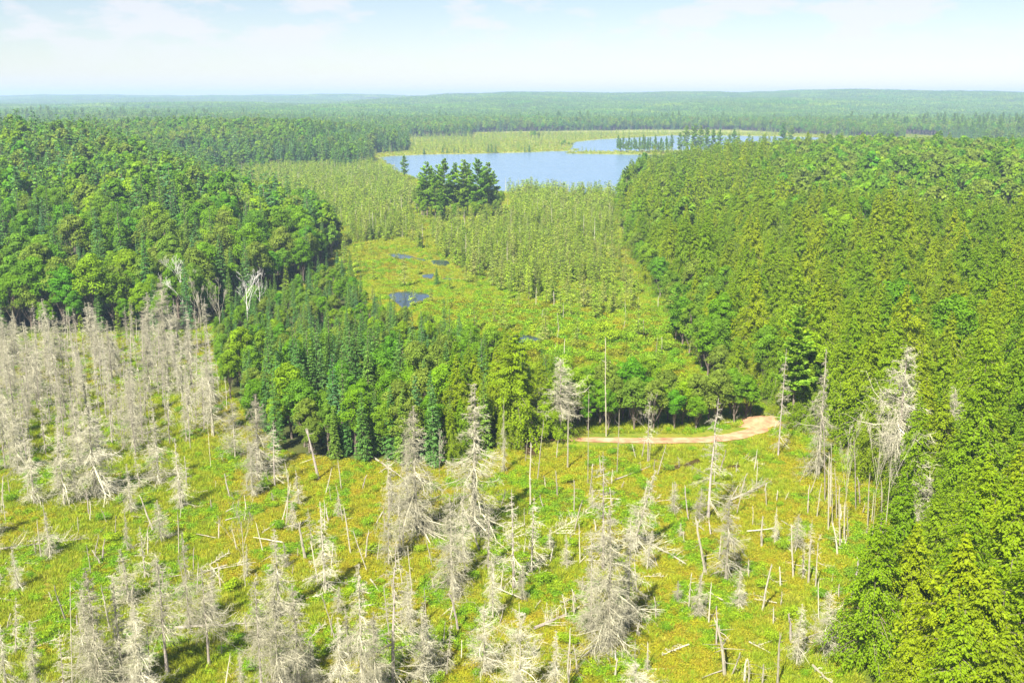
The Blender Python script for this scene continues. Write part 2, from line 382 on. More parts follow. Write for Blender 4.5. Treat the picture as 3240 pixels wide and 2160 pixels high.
# sandy road: ribbon following the ground, and the cut bank at its right end
cl = np.array([G(*p) for p in [(1740, 1392), (1800, 1391), (1850, 1391), (1900, 1392), (2000, 1394), (2120, 1394), (2240, 1392), (2330, 1380), (2400, 1360), (2440, 1330)]])
tt = np.linspace(0, len(cl) - 1, 90); cx = np.interp(tt, range(len(cl)), cl[:, 0]); cy = np.interp(tt, range(len(cl)), cl[:, 1])
tx = np.gradient(cx); ty = np.gradient(cy); l_ = np.hypot(tx, ty); nxv, nyv = -ty / l_, tx / l_
wd = 1.35 * np.interp(tt / (len(cl) - 1), [0, .15, .35, .8, .9, 1], [.35, .6, 1, 1.2, 1.3, .8]) * (1 + .25 * (vnoise(tt * 2.5, tt * 0, 5) - .5))
rows = []
for s in np.linspace(-1, 1, 9):
    px = cx + nxv * wd * s; py = cy + nyv * wd * s
    rows.append(np.stack([px, py, ground_z(px, py) + .06 + .05 * (1 - s * s) + .05 * vnoise(px, py, 8)], -1))
V = np.stack(rows, 1).reshape(-1, 3); I = np.arange(len(V)).reshape(-1, 9)
structure(new('road', mk_mesh('road', V, quads=np.stack([I[:-1, :-1], I[1:, :-1], I[1:, 1:], I[:-1, 1:]], -1).reshape(-1, 4), mats=[M['sand']], smooth=True)))
bx, by = G(2395, 1345)
gx, gy = np.meshgrid(np.linspace(-1, 1, 26), np.linspace(-1, 1, 20))
rr = np.hypot(gx, gy); PX = bx + 1 + gx * 6.5 + gy * 1.5; PY = by + 1.5 + gy * 3.6
PZ = ground_z(PX, PY) - .3 + np.clip(1 - rr, 0, 1) ** .6 * 1.1 + sm(-1, 1, gy) * .7 * np.clip(1.15 - rr, 0, 1) + .35 * (fbm(PX * .8, PY * .8, 9) - .5)
V = np.stack([PX, PY, PZ], -1).reshape(-1, 3); I = np.arange(len(V)).reshape(gx.shape)
structure(new('sand_bank', mk_mesh('sand_bank', V, quads=np.stack([I[:-1, :-1], I[:-1, 1:], I[1:, 1:], I[1:, :-1]], -1).reshape(-1, 4), mats=[M['sand']], smooth=True)))

# ------------------------------------------------------------------ tree generators
def conifer(seed, H, Rb, m, base=.12, nb=150, per=46, ls=.42, droop=.25, gap=0., top=.8, shape=.8, rise=0.0, irr=.25, hang=.35, tmat='bark', trunk_r=None, fan=.34, nj=.35, zj=.10):
    """returns (trunk mesh, crown mesh)"""
    rng = np.random.default_rng(seed)
    tr = trunk_r or H * .012
    k = 8; zz = np.linspace(0, H, k); wob = np.cumsum(rng.normal(0, H * .002, (k, 2)), 0)
    P = np.zeros((1, k, 3)); P[0, :, 2] = zz; P[0, :, :2] = wob * (zz / H)[:, None]
    A = Acc(); v, q = tubes(P, np.linspace(tr, tr * .12, k)[None], 6); A.add(v, q, .5)
    t = base + (1 - base) * (np.arange(nb) + rng.random(nb)) / nb
    t = 1 - (1 - t) ** 1.0
    az = np.arange(nb) * 2.39996 + rng.normal(0, .4, nb)
    lobes = 1 + irr * np.sin(az * 2 + seed + t * 9) + rng.normal(0, irr * .5, nb)
    Lb = Rb * np.clip(1 - (t - base) / (1 - base), .03, 1) ** shape * np.clip(lobes, .35, 1.6)
    Lb *= np.clip((t - base * .6) / (base * .6 + .05), .5, 1)
    keep = rng.random(nb) > gap; t = t[keep]; az = az[keep]; Lb = Lb[keep]; n = len(t)
    el = rise + (t - .4) * .7 + rng.normal(0, .1, n)
    s = np.linspace(0, 1, 5)
    rad = Lb[:, None] * s; zz = t[:, None] * H + rad * np.tan(el)[:, None] - droop * Lb[:, None] * s ** 2
    B = np.stack([np.cos(az)[:, None] * rad, np.sin(az)[:, None] * rad, zz], -1)
    v, q = tubes(B, np.clip(Lb[:, None] * .012, .012, .07) * (1 - s * .8), 3)
    A.add(v, q, .5)
    trunk = A.mesh('trunk', [M[tmat]])
    # sprays
    cnt = np.clip((Lb / Rb * per * 1.25).astype(int), 4, None)
    bi = np.repeat(np.arange(n), cnt); m_ = len(bi)
    u = rng.random(m_) ** .65
    i0 = np.clip((u * 4).astype(int), 0, 3); f = u * 4 - i0
    C = B[bi, i0] * (1 - f)[:, None] + B[bi, i0 + 1] * f[:, None]
    bd = nrm(B[bi, i0 + 1] - B[bi, i0])
    side = np.cross(bd, [0, 0, 1.]); sg = rng.choice([-1, 1], m_)
    spread = (1 - u * .75) * fan * Lb[bi]
    off = rng.random(m_) * spread
    C = C + side * (sg * off)[:, None]; C[:, 2] -= off * .25 * (1 + hang) + (rng.random(m_) * 1.6 - .6) * zj * Lb[bi]
    D = nrm(bd * (.55 + .4 * rng.random(m_))[:, None] + side * (sg * (.2 + .8 * rng.random(m_)))[:, None] + rng.normal(0, .18, (m_, 3)) - np.array([0, 0, 1.]) * (hang * rng.random(m_))[:, None])
    Nn = nrm(np.array([0, 0, 1.]) + bd * .35 + rng.normal(0, nj, (m_, 3)))
    ln = ls * (.6 + .8 * rng.random(m_)); bt = rng.random(n)
    v, q, tn = leaves(C, D, Nn, ln, ln * .62, np.clip(.5 * bt[bi] + .3 * rng.random(m_) + .2 * u, 0, 1), .22)
    A = Acc(); A.add(v, q, tn)
    return trunk, A.mesh('crown', [M[m]])

def broadleaf(seed, H, W, m, nl=16, per=260, ls=.45, base=.3, tmat='bark', flat=1.0, fork=True):
    rng = np.random.default_rng(seed)
    A = Acc(); k = 7
    P = np.zeros((1, k, 3)); P[0, :, 2] = np.linspace(0, H * .8, k); P[0, :, :2] = np.cumsum(rng.normal(0, H * .006, (k, 2)), 0)
    v, q = tubes(P, np.linspace(H * .016, H * .004, k)[None], 6); A.add(v, q, .5)
    # lobes
    g = np.arange(nl); zt = (g + .5) / nl; az = g * 2.39996 + rng.normal(0, .3, nl)
    zc = H * (base + (1 - base) * (.18 + .68 * zt ** .8)); prof = np.sin(np.clip((zc / H - base) / (1 - base), 0, 1) ** .75 * math.pi * .93 + .12)
    rc = W * .5 * prof * .62 * (.75 + .5 * rng.random(nl)); rc[-2:] *= .3
    LC = np.stack([np.cos(az) * rc, np.sin(az) * rc, zc], -1)
    LR = W * .5 * (.36 + .22 * rng.random(nl)) * (.75 + .35 * prof)
    st = P[0, np.clip((zc / H * .7 * k).astype(int) - 1, 1, k - 1)]
    s = np.linspace(0, 1, 4)[None, :, None]
    B = st[:, None, :] * (1 - s) + LC[:, None, :] * s; B[:, 1:3, 2] -= .05 * H * .3
    v, q = tubes(B, np.linspace(H * .006, H * .002, 4)[None].repeat(nl, 0), 4); A.add(v, q, .5)
    # twigs into lobes
    tw = 6; ti = np.repeat(np.arange(nl), tw); e = LC[ti] + rv(rng, nl * tw) * (LR[ti] * .8)[:, None]
    v, q = tubes(np.stack([LC[ti], (LC[ti] + e) / 2 + rng.normal(0, .1, e.shape), e], 1), np.tile([.035, .02, .008], (len(ti), 1)), 3); A.add(v, q, .5)
    trunk = A.mesh('trunk', [M[tmat]])
    bi = np.repeat(np.arange(nl), per); n = len(bi); d = rv(rng, n); d[:, 2] = np.where(d[:, 2] < -.35, -d[:, 2], d[:, 2])
    # clumped small sub-lobes for an uneven outline
    sub = rv(rng, nl * 9).reshape(nl, 9, 3); dots = np.einsum('nk,njk->nj', d, sub[bi]); bump = np.exp((dots.max(1) - 1) * 7)
    r = LR[bi] * (.62 + .42 * bump + rng.normal(0, .05, n)) * np.where(rng.random(n) < .2, rng.random(n), 1)
    C = LC[bi] + d * r[:, None] * np.array([1, 1, .82 * flat])
    Nn = nrm(d + rng.normal(0, .45, (n, 3)) + np.array([0, 0, .3])); D = np.cross(Nn, rv(rng, n))
    lt = rng.random(nl)
    ln = ls * (.6 + .8 * rng.random(n))
    v, q, tn = leaves(C - nrm(D) * ln[:, None] * .5, D, Nn, ln, ln * .8, np.clip(.35 * lt[bi] + .35 * rng.random(n) + .3 * bump, 0, 1), .1)
    B = Acc(); B.add(v, q, tn); return trunk, B.mesh('crown', [M[m]])

def bush(seed, H, W, m, n=500, ls=.22):
    n = n * 2; ls *= .66
    rng = np.random.default_rng(seed); nl = 6
    az = rng.random(nl) * 6.28; rr = W * .28 * rng.random(nl) ** .5
    LC = np.stack([np.cos(az) * rr, np.sin(az) * rr, H * (.35 + .3 * rng.random(nl))], -1); LR = W * (.2 + .12 * rng.random(nl))
    bi = rng.integers(0, nl, n); d = rv(rng, n); d[:, 2] = np.where(d[:, 2] < -.5, -d[:, 2], d[:, 2])
    C = LC[bi] + d * LR[bi][:, None] * (.8 + .35 * rng.random((n, 1))) * np.array([1, 1, H / W * 1.1]); C[:, 2] = np.clip(C[:, 2], .03, None)
    Nn = nrm(d + rng.normal(0, .5, (n, 3)) + np.array([0, 0, .3])); D = np.cross(Nn, rv(rng, n)) + np.array([0, 0, .3])
    ln = ls * (.6 + .8 * rng.random(n)); A = Acc()
    v, q, tn = leaves(C, D, Nn, ln, ln * .7, .5 * rng.random(nl)[bi] + .5 * rng.random(n), .1); A.add(v, q, tn)
    return A.mesh('bush', [M[m]])

def dead_conifer(seed, H, Rb, base=.12, nb=150, tw=11, shape=.75, droop=.25, rise=-.15, curl=.2, tr=None, top=1.0, m='dead', mt='deadtwig', asym=0., skirt=0., sub=3):
    rng = np.random.default_rng(seed); tr = tr or (.07 + H * .0085)
    k = 10; zz = np.linspace(0, H, k); P = np.zeros((1, k, 3)); P[0, :, 2] = zz
    P[0, :, :2] = np.cumsum(rng.normal(0, H * .003, (k, 2)), 0) * (zz / H)[:, None]
    A = Acc(); v, q = tubes(P, (np.linspace(tr, tr * .15, k) + (zz < .01) * tr * .4)[None], 7); A.add(v, q, .55); trunk = A.mesh('trunk', [M[m]])
    t = base + (1 - base) * rng.random(nb) ** .95 * top; t = np.sort(t)
    az = rng.random(nb) * 6.283
    Lb = Rb * (np.clip(1 - (t - base) / (1 - base), .04, 1) ** shape) * (.25 + .95 * rng.random(nb) ** 1.3) * (1 + asym * np.cos(az - seed))
    Lb *= 1 + skirt * np.exp(-((t - base) / .12))
    Lb *= .66 + .75 * vnoise(t * 7 + seed * 3.1, az / 6.283 * 4, seed)
    el = np.clip(rise + (t - .5) * .6 + rng.normal(0, .3, nb), -.75, .75)
    s = np.linspace(0, 1, 5); rad = Lb[:, None] * s
    zb = t[:, None] * H + rad * np.tan(el)[:, None] - droop * Lb[:, None] * s ** 2 + (curl + rng.normal(0, .28, nb))[:, None] * Lb[:, None] * s ** 4
    azb = az[:, None] + rng.normal(0, .3, nb)[:, None] * s + np.cumsum(rng.normal(0, .10, (nb, 5)), 1) * s
    cxy = np.stack([np.interp(t * H, zz, P[0, :, 0]), np.interp(t * H, zz, P[0, :, 1])], -1)
    B = np.stack([np.cos(azb) * rad + cxy[:, :1], np.sin(azb) * rad + cxy[:, 1:], np.clip(zb, .05, None)], -1)
    A = Acc(); v, q = tubes(B, (.011 + .009 * Lb)[:, None] * (1.25 - s), 3)
    bt = rng.random(nb); A.add(v, q, np.repeat(bt, 15) * .6 + .3)
    def sprout(B, Lb, per, frac, r0, umin):
        n_ = len(B); bi = np.repeat(np.arange(n_), per); m_ = len(bi)
        u = umin + (1 - umin) * rng.random(m_); K = B.shape[1] - 1; i0 = np.clip((u * K).astype(int), 0, K - 1); f = (u * K - i0)[:, None]
        C = B[bi, i0] * (1 - f) + B[bi, i0 + 1] * f; bd = nrm(B[bi, i0 + 1] - B[bi, i0])
        sd_ = nrm(np.cross(bd, [0, 0, 1.]) + 1e-6) * rng.choice([-1, 1], m_)[:, None]
        D = nrm(bd * .7 + sd_ * (.35 + .6 * rng.random((m_, 1))) + rng.normal(0, .5, (m_, 3)) - [0, 0, .15])
        ln = (Lb[bi] * frac * (.5 + rng.random(m_)) * (1.15 - u * .7))[:, None]
        mid = C + D * ln * .5 + rng.normal(0, .12, (m_, 3)) * ln; e = C + D * ln - np.array([0, 0, 1]) * ln * (rng.random((m_, 1)) * .5 - .12)
        e[:, 2] = np.clip(e[:, 2], .03, None)
        T_ = np.stack([C, mid, e], 1); v, q = tubes(T_, np.tile([r0, r0 * .75, r0 * .3], (m_, 1)), 3)
        A.add(v, q, np.repeat(bt[bi % nb], 9) * .5 + .25 * rng.random(m_ * 9)); return T_, ln[:, 0]
    T1, l1 = sprout(B, Lb, tw, .46, .0125, .10)
    if sub: sprout(T1, l1, sub, .60, .009, .15)
    br = A.mesh('branches', [M[mt]])
    return trunk, br

def dead_pole(seed, H, r=.11, nst=10, m='dead', fork=False, jag=True):
    rng = np.random.default_rng(seed); k = 7; zz = np.linspace(0, H, k); P = np.zeros((1, k, 3)); P[0, :, 2] = zz
    P[0, :, :2] = np.cumsum(rng.normal(0, H * .008, (k, 2)), 0) * (zz / H)[:, None]
    A = Acc(); v, q = tubes(P, (np.linspace(r, r * .55, k) * (1 + rng.normal(0, .08, k)))[None], 6); A.add(v, q, .6)
    if jag:                                            # splintered top
        js = 3; e = P[:, -1].repeat(js, 0); a = rng.random(js) * 6.28; b = e + np.stack([np.cos(a) * r * .4, np.sin(a) * r * .4, rng.random(js) * 0 - .1], -1)
        t_ = b + np.stack([np.cos(a) * .05, np.sin(a) * .05, .25 + .5 * rng.random(js)], -1)
        v, q = tubes(np.stack([b, t_], 1), np.tile([r * .4, .01], (js, 1)), 3); A.add(v, q, .8)
    if nst:
        t = .25 + .72 * rng.random(nst); az = rng.random(nst) * 6.28; ln = .25 + .8 * rng.random(nst) ** 2 * H * .12
        c = np.stack([np.interp(t * H, zz, P[0, :, 0]), np.interp(t * H, zz, P[0, :, 1]), t * H], -1)
        dd = np.stack([np.cos(az), np.sin(az), rng.normal(.05, .35, nst)], -1)
        mid = c + dd * ln[:, None] * .5; e = c + dd * ln[:, None] + rng.normal(0, .12, (nst, 3)) * ln[:, None]
        v, q = tubes(np.stack([c, mid, e], 1), np.tile([.028, .02, .008], (nst, 1)), 3); A.add(v, q, .5)
    return A.mesh('dead_trunk', [M[m]])

def bare_tree(seed, H, r=.12, m='birchbark', levels=4, spread=.5, first=.35):
    """leafless broadleaf tree: (trunk, branches)"""
    rng = np.random.default_rng(seed); T = []; Bs = []
    def grow_(p, d, ln, rad, lev):
        k = 5; pts = [p]
        for i in range(k - 1):
            d = nrm(d + rng.normal(0, .025 if lev == 0 else .14, 3) + np.array([0, 0, .05])); pts.append(pts[-1] + d * ln / (k - 1))
        pts = np.array(pts); (T if lev == 0 else Bs).append((pts, np.linspace(rad, rad * .55, k)))
        if lev >= levels: return
        nc = 7 if lev == 0 else 3 + int(rng.random() * 2)
        for j in range(nc):
            u = first + (1 - first) * (j + rng.random()) / nc if lev == 0 else .35 + .65 * rng.random()
            i0 = min(int(u * (k - 1)), k - 2); f = u * (k - 1) - i0; c = pts[i0] * (1 - f) + pts[i0 + 1] * f
            a = rng.random() * 6.28; nd = nrm(d * .8 + spread * np.array([math.cos(a), math.sin(a), .25]))
            grow_(c, nd, ln * (.36 + .22 * rng.random()) * (1.2 - u * .4), rad * .42, lev + 1)
    grow_(np.zeros(3), np.array([0, 0, 1.]), H * .85, r, 0)
    A = Acc(); v, q = tubes(np.array([x[0] for x in T]), np.array([x[1] for x in T]), 6); A.add(v, q, .6); tk = A.mesh('trunk', [M[m]])
    A = Acc(); v, q = tubes(np.array([x[0] for x in Bs]), np.clip(np.array([x[1] for x in Bs]), .009, None), 3); A.add(v, q, .6)
    return tk, A.mesh('branches', [M[m]])

def log_mesh(seed, Ln, r, br=0, m='dead'):
    rng = np.random.default_rng(seed); k = 8; s = np.linspace(0, Ln, k); P = np.zeros((1, k, 3)); P[0, :, 0] = s; P[0, :, 2] = r + .05; P[0, :, 1:] += np.cumsum(rng.normal(0, Ln * .006, (k, 2)), 0) * .7
    A = Acc(); v, q = tubes(P, np.linspace(r, r * .4, k)[None], 6); A.add(v, q, .55); tk = A.mesh('trunk', [M[m]])
    if not br: return tk, None
    u = .1 + .9 * rng.random(br); c = np.stack([np.interp(u * Ln, s, P[0, :, i]) for i in range(3)], -1); a = rng.uniform(-.3, 3.44, br)
    ln = Ln * (.10 + .22 * rng.random(br)) * (1.15 - u * .8); d = np.stack([.55 + .3 * rng.random(br), np.cos(a), np.abs(np.sin(a))], -1); d = nrm(d)
    e = c + d * ln[:, None]; mid = (c + e) / 2 + rng.normal(0, .08, e.shape) * ln[:, None]
    A = Acc(); v, q = tubes(np.stack([c, mid, e], 1), np.tile([.03, .022, .01], (br, 1)), 3); A.add(v, q, .5)
    B = np.stack([c, mid, e], 1); per = 9; bi = np.repeat(np.arange(br), per); uu = rng.random(len(bi))[:, None]
    cc = c[bi] * (1 - uu) + e[bi] * uu; dd = nrm(d[bi] * .6 + rv(rng, len(bi)) * .8); l2 = (ln[bi] * .3)[:, None] * rng.random((len(bi), 1)) * 1.3
    e2 = cc + dd * l2; e2[:, 2] = np.clip(e2[:, 2], .03, None)
    v, q = tubes(np.stack([cc, (cc + e2) / 2, e2], 1), np.tile([.012, .01, .005], (len(bi), 1)), 3); A.add(v, q, .5)
    return tk, A.mesh('branches', [M['deadtwig']])

# ------------------------------------------------------------------ placing things
def make(kind, parts, x, y, z, rz, s, label, cat, group=None, lean=None, sxy=1.0):
    """an Empty at the base of the thing with its parts as children (one mesh: the thing itself)"""
    if isinstance(parts, tuple):
        r = link(bpy.data.objects.new(kind, None)); r.empty_display_size = .3
        for nme, me in parts: 
            if me is not None: new(nme, me, r)
    else:
        r = new(kind, parts)
    r.location = (x, y, z); r.rotation_euler = (lean[0] if lean else 0, lean[1] if lean else 0, rz); r.scale = (s * sxy, s * sxy, s)
    tag(r, label, cat, group); return r
def lod(trunk_crown):               # one joined mesh to be instanced far off
    return trunk_crown
rng = np.random.default_rng(7)
def scatter(x0, x1, y0, y1, sp, seed):
    r = np.random.default_rng(seed); gx = np.arange(x0, x1, sp); gy = np.arange(y0, y1, sp * .87); X, Y = np.meshgrid(gx, gy)
    X = X + (np.arange(len(gy)) % 2)[:, None] * sp / 2 + r.uniform(-.55, .55, X.shape) * sp; Y = Y + r.uniform(-.55, .55, Y.shape) * sp
    return X.ravel(), Y.ravel()
def inview(x, y, z=10, m=500):
    zc = y * math.cos(PITCH) - (z - CH) * math.sin(PITCH); yc = y * math.sin(PITCH) + (z - CH) * math.cos(PITCH)
    u = 1620 + FPX * x / np.maximum(zc, .1); v = 1080 - FPX * yc / np.maximum(zc, .1)
    return (zc > 5) & (u > -m) & (u < 3240 + m) & (v < 2160 + m)
def stuff(name, sets, pts, label, cat, group=None):
    """one object whose points carry many instances; sets = list of lists of meshes joined per instance"""
    pts_xyz, rot, scl, idx = pts; n = len(pts_xyz)
    me = bpy.data.meshes.new(name); me.vertices.add(n); me.vertices.foreach_set('co', np.asarray(pts_xyz, np.float32).ravel())
    for nm, arr, ty in (('rot', rot, 'FLOAT'), ('scl', scl, 'FLOAT'), ('idx', idx, 'INT')):
        a = me.attributes.new(nm, ty, 'POINT'); a.data.foreach_set('value', np.asarray(arr, np.float32 if ty == 'FLOAT' else np.int32))
    o = new(name, me); g = bpy.data.node_groups.new(name, 'GeometryNodeTree')
    g.interface.new_socket('Geometry', in_out='INPUT', socket_type='NodeSocketGeometry'); g.interface.new_socket('Geometry', in_out='OUTPUT', socket_type='NodeSocketGeometry')
    Nn = g.nodes.new; Lk = g.links.new
    gi = Nn('NodeGroupInput'); go = Nn('NodeGroupOutput'); ip = Nn('GeometryNodeInstanceOnPoints'); Lk(gi.outputs[0], ip.inputs['Points'])
    jn = Nn('GeometryNodeJoinGeometry')
    for s_ in sets[::-1]:
        j2 = Nn('GeometryNodeJoinGeometry')
        for me_ in s_:
            src = bpy.data.objects.new('source_' + me_.name, me_); oi = Nn('GeometryNodeObjectInfo'); oi.inputs['Object'].default_value = src; Lk(oi.outputs['Geometry'], j2.inputs[0])
        gti = Nn('GeometryNodeGeometryToInstance'); Lk(j2.outputs[0], gti.inputs[0]); Lk(gti.outputs[0], jn.inputs[0])
    Lk(jn.outputs[0], ip.inputs['Instance']); ip.inputs['Pick Instance'].default_value = True
    def attr(nm, ty):
        a = Nn('GeometryNodeInputNamedAttribute'); a.data_type = ty; a.inputs['Name'].default_value = nm; return a.outputs['Attribute']
    Lk(attr('idx', 'INT'), ip.inputs['Instance Index'])
    cx_ = Nn('ShaderNodeCombineXYZ'); Lk(attr('rot', 'FLOAT'), cx_.inputs[2]); 
    er = Nn('FunctionNodeEulerToRotation'); Lk(cx_.outputs[0], er.inputs[0]); Lk(er.outputs[0], ip.inputs['Rotation'])
    Lk(attr('scl', 'FLOAT'), ip.inputs['Scale']); Lk(ip.outputs[0], go.inputs[0])
    md = o.modifiers.new('scatter', 'NODES'); md.node_group = g
    o['kind'] = 'stuff'; tag(o, label, cat, group); return o

# ================================================================== PROTOTYPES
HEM = [conifer(100 + i, 15 + 1.7 * (i % 4), 5.0 + .3 * (i % 3), 'hemlock', base=.10, nb=280, per=150, ls=.25, droop=.34, hang=.5, irr=.36, shape=.95, fan=.22, nj=.6, zj=.16) for i in range(6)]
HEM2 = [conifer(120 + i, 15 + 1.7 * i, 5.2, 'hemlock', base=.25, nb=130, per=46, ls=.5, droop=.32, hang=.4, shape=.95, irr=.36, fan=.25, nj=.5, zj=.15) for i in range(4)]
FIR = [conifer(140 + i, 12 + 1.3 * i, 1.7 + .12 * i, 'fir', base=.06, nb=190, per=36, ls=.27, droop=.12, hang=.15, irr=.12, shape=.85) for i in range(5)]
FIR2 = [conifer(150 + i, 14 + i, 2.0, 'fir', base=.08, nb=60, per=13, ls=.75, droop=.12, hang=.15, irr=.15, shape=.85) for i in range(3)]
PINE = [conifer(160 + i, 25 + i, 4.2, 'pine', base=.2 + .04 * (i % 2), nb=84, per=210, ls=.62, droop=-.10, hang=-.2, irr=.45, gap=.2, nj=.55, shape=.5, rise=.08) for i in range(4)]
TAM = [conifer(180 + i, 6 + .8 * i, 1.25, 'tam', base=.14, nb=74, per=12, ls=.34, droop=.02, hang=.1, irr=.35, shape=.75, trunk_r=.07) for i in range(5)]
TAM2 = [conifer(190 + i, 6 + .8 * i, 1.35, 'tam', base=.15, nb=34, per=6, ls=.62, droop=.02, hang=.1, irr=.35, shape=.75, trunk_r=.07) for i in range(3)]
BRO = [broadleaf(200 + i, 15 + (i % 4), 7.2 + .5 * (i % 3), 'broad' if i % 5 else 'birch', nl=17, per=480, ls=.34) for i in range(7)]
BRO2 = [broadleaf(220 + i, 15 + i, 7.8, 'broad' if i != 2 else 'birch', nl=12, per=130, ls=.8) for i in range(4)]
BUSH = [bush(240 + i, 1.5, 2.2, 'shrub', 520, .20) for i in range(4)] + [bush(250 + i, 1.1, 2.0, 'yshrub', 420, .2) for i in range(2)]
SNAG = [dead_conifer(300, 13, 2.9, base=.08, nb=190, tw=13, droop=.30, curl=.25),
        dead_conifer(301, 13, 2.4, base=.18, nb=165, tw=12, droop=.40, curl=.15, shape=.55),
        dead_conifer(302, 13, 3.4, base=.05, nb=240, tw=14, droop=.35, curl=.3, skirt=.3),
        dead_conifer(303, 13, 1.6, base=.12, nb=84, tw=9, droop=.35, shape=.6, tr=.10, m='darkdead'),
        dead_conifer(304, 13, 3.1, m='darkdead', base=.36, nb=130, tw=13, droop=.2, curl=.3, shape=.55, asym=.2),
        dead_conifer(305, 13, 2.4, base=.05, nb=165, tw=12, droop=.5, curl=.1, skirt=.7, shape=.9),
        dead_conifer(306, 13, 1.3, base=.28, nb=48, tw=9, droop=.2, shape=.4, tr=.10, m='darkdead'),
        dead_conifer(307, 13, 3.6, base=.12, nb=125, tw=14, droop=.1, curl=.35, rise=.05, shape=.6, top=.9)]
POLE = [dead_pole(330 + i, 6.0, .075 + .02 * (i % 3), 6 + 4 * (i % 4), m='dead') for i in range(8)]
POLED = [dead_pole(345 + i, 6.0, .10, 8, m='darkdead') for i in range(3)]
BARE = [bare_tree(360 + i, 9, .065, 'dead', levels=4, spread=.4) for i in range(4)]
BIRCH = [bare_tree(370 + i, 12, .085, 'birchbark', levels=4, spread=.45, first=.4) for i in range(3)]

# ================================================================== LIVE FORESTS
def forest_points(sp, x0, x1, y0, y1, seed):
    x, y = scatter(x0, x1, y0, y1, sp, seed); return x, y
def d_clear(x, y, lst):                      # keep clear of ponds/pools/road
    k = np.ones(len(x), bool)
    for P, g_ in lst: k &= sdist(x, y, P) > g_
    return k
ROADP = [G(*p) for p in [(1480, 1375), (1800, 1366), (2200, 1368), (2330, 1345), (2380, 1300), (2460, 1290), (2470, 1350), (2380, 1400), (2240, 1418), (1900, 1420), (1500, 1405)]]
CLR = [(q, .5) for q in PONDS] + [(q, .0) for q in POOLS] + [(ROADP, -.6)]

x, y = forest_points(5.9, -620, 620, 40, 2000, 3)
do = sdist(x, y, P_OPEN); keep = (do > 1.5) & inview(x, y) & (np.hypot(x, y) > 30); x, y, do = x[keep], y[keep], do[keep]
far = np.hypot(x, y)
# thin far trees where rows hide each other less and less
nz1 = fbm(x / 60, y / 60, 41); nz2 = fbm(x / 25, y / 25, 51); rnd = rng.random(len(x))
right = (x > 5) & (y < 930)
second = (y > 640) & (x < 40) & (y < 1450)
kind = np.zeros(len(x), int)          # 0 broad, 1 hemlock, 2 fir, 3 pine
pb = .92 * sm(330, 440, y) * sm(.22, .31, x / np.maximum(y, 1)) + np.where(y > 185, .04, 0) + np.where((do < 7) & (y > 185), .3, 0)
kr = np.where(rnd < pb, 0, np.where((rnd > .997) & (y > 330), 3, 1))
kl = np.where((rnd < .26) | ((nz2 > .53) & (rnd < .66)), 2, 0); kl = np.where((do < 5) & (rnd < .4), 2, kl)
ks = np.where((do < 60) & (rnd < .75) | (rnd < .18), 2, np.where(rnd > .97, 3, 0))
kf = np.where(nz1 > .50, np.where(rnd < .88, 0, 2), np.where(rnd < .5, 2, np.where(rnd > .95, 3, 0)))
kind = np.where(right, kr, np.where(far > 1350, kf, np.where(second, ks, kl)))
# hemlocks and broad crowns are wide, so thin by distance in dense stands
z = ground_z(x, y)
hs = .72 + .66 * rng.random(len(x)) ** 1.2 + .25 * (nz2 - .5); hs = np.where(do < 6, hs * .82, hs); hs = np.where((kind == 3) & (y > 600), hs * .72, hs) 
hs = np.where(right & (do < 4) & (y > 180), hs * .8, hs)
ok = inview(x, y, 10, 250); x, y, z, kind, hs, far, do = [a[ok] for a in (x, y, z, kind, hs, far, do)]
gx_, gy_ = G(2640, 1060, 4); gap_ = (np.hypot((x - gx_) * 1.4, (y - gy_) * .7) < 6.5) | ((x > 5) & (y < 930) & (do > 12) & (fbm(x / 9, y / 9, 211, 2) < .17))
x, y, z, kind, hs, far, do = [a[~gap_] for a in (x, y, z, kind, hs, far, do)]
cx_, cy_ = forest_points(4.5, -140, 30, 130, 400, 5); kc = inpoly(cx_, cy_, P_CLUMP); cx_, cy_ = cx_[kc], cy_[kc]; rc = rng.random(len(cx_))
dcl = -sdist(cx_, cy_, P_CLUMP)
ckind = np.where(cx_ < -12 + (cy_ - 165) * -.13, np.where((rc < .50), 2, 0), np.where(rc < .30, 2, np.where(rc < .6, 1, 0)))
ckind = np.where((cx_ > -10) & (cy_ < 205), np.where(rc < .7, 1, 2), ckind)
chs = (.58 + .34 * rng.random(len(cx_))) * np.where(ckind == 2, 1.06, .95) * np.where(cx_ > 0, .82, 1) * np.where(dcl < 3, .85, 1) * np.interp(cy_, [150, 190, 235, 300, 390], [1.12, 1.0, .66, .56, .72])
HUGE = [G(1640, 1375), G(1730, 1345), G(1580, 1385)]
for hx, hy in HUGE:
    kk = np.hypot(cx_ - hx, cy_ - hy) > 4.2; cx_, cy_, ckind, chs = cx_[kk], cy_[kk], ckind[kk], chs[kk]
def region_of(px, py, kd):
    if -140 < px < 30 and inpoly(np.array([px]), np.array([py]), P_CLUMP)[0]: return 'clump'
    if px > 5 and py < 930:
        if py < 155: return 'right_near'
        if py < 290: return 'right_mid'
        return 'right_far'
    if py < 620: return 'left'
    if py < 1450: return 'ridge'
    return 'far'
RL = {'clump': 'in the wooded clump in front of the small pond', 'right_near': 'at the bottom right beside the bog',
      'right_mid': 'on the right-hand slope above the sandy road', 'right_far': 'high on the right-hand hill towards the lake',
      'left': 'in the left forest behind grey dead spruces', 'ridge': 'on the second wooded ridge left of the lake', 'far': 'in the forest beyond the lake'}
ADJ = {1: ('hemlock_tree', 'yellow-green feathery hemlock', 'hemlock'), 0: ('broadleaf_tree', 'round-crowned leafy green tree', 'broadleaf tree'), 2: ('fir_tree', 'narrow dark green fir', 'fir tree'), 3: ('pine_tree', 'tall blue-green pine', 'pine tree')}
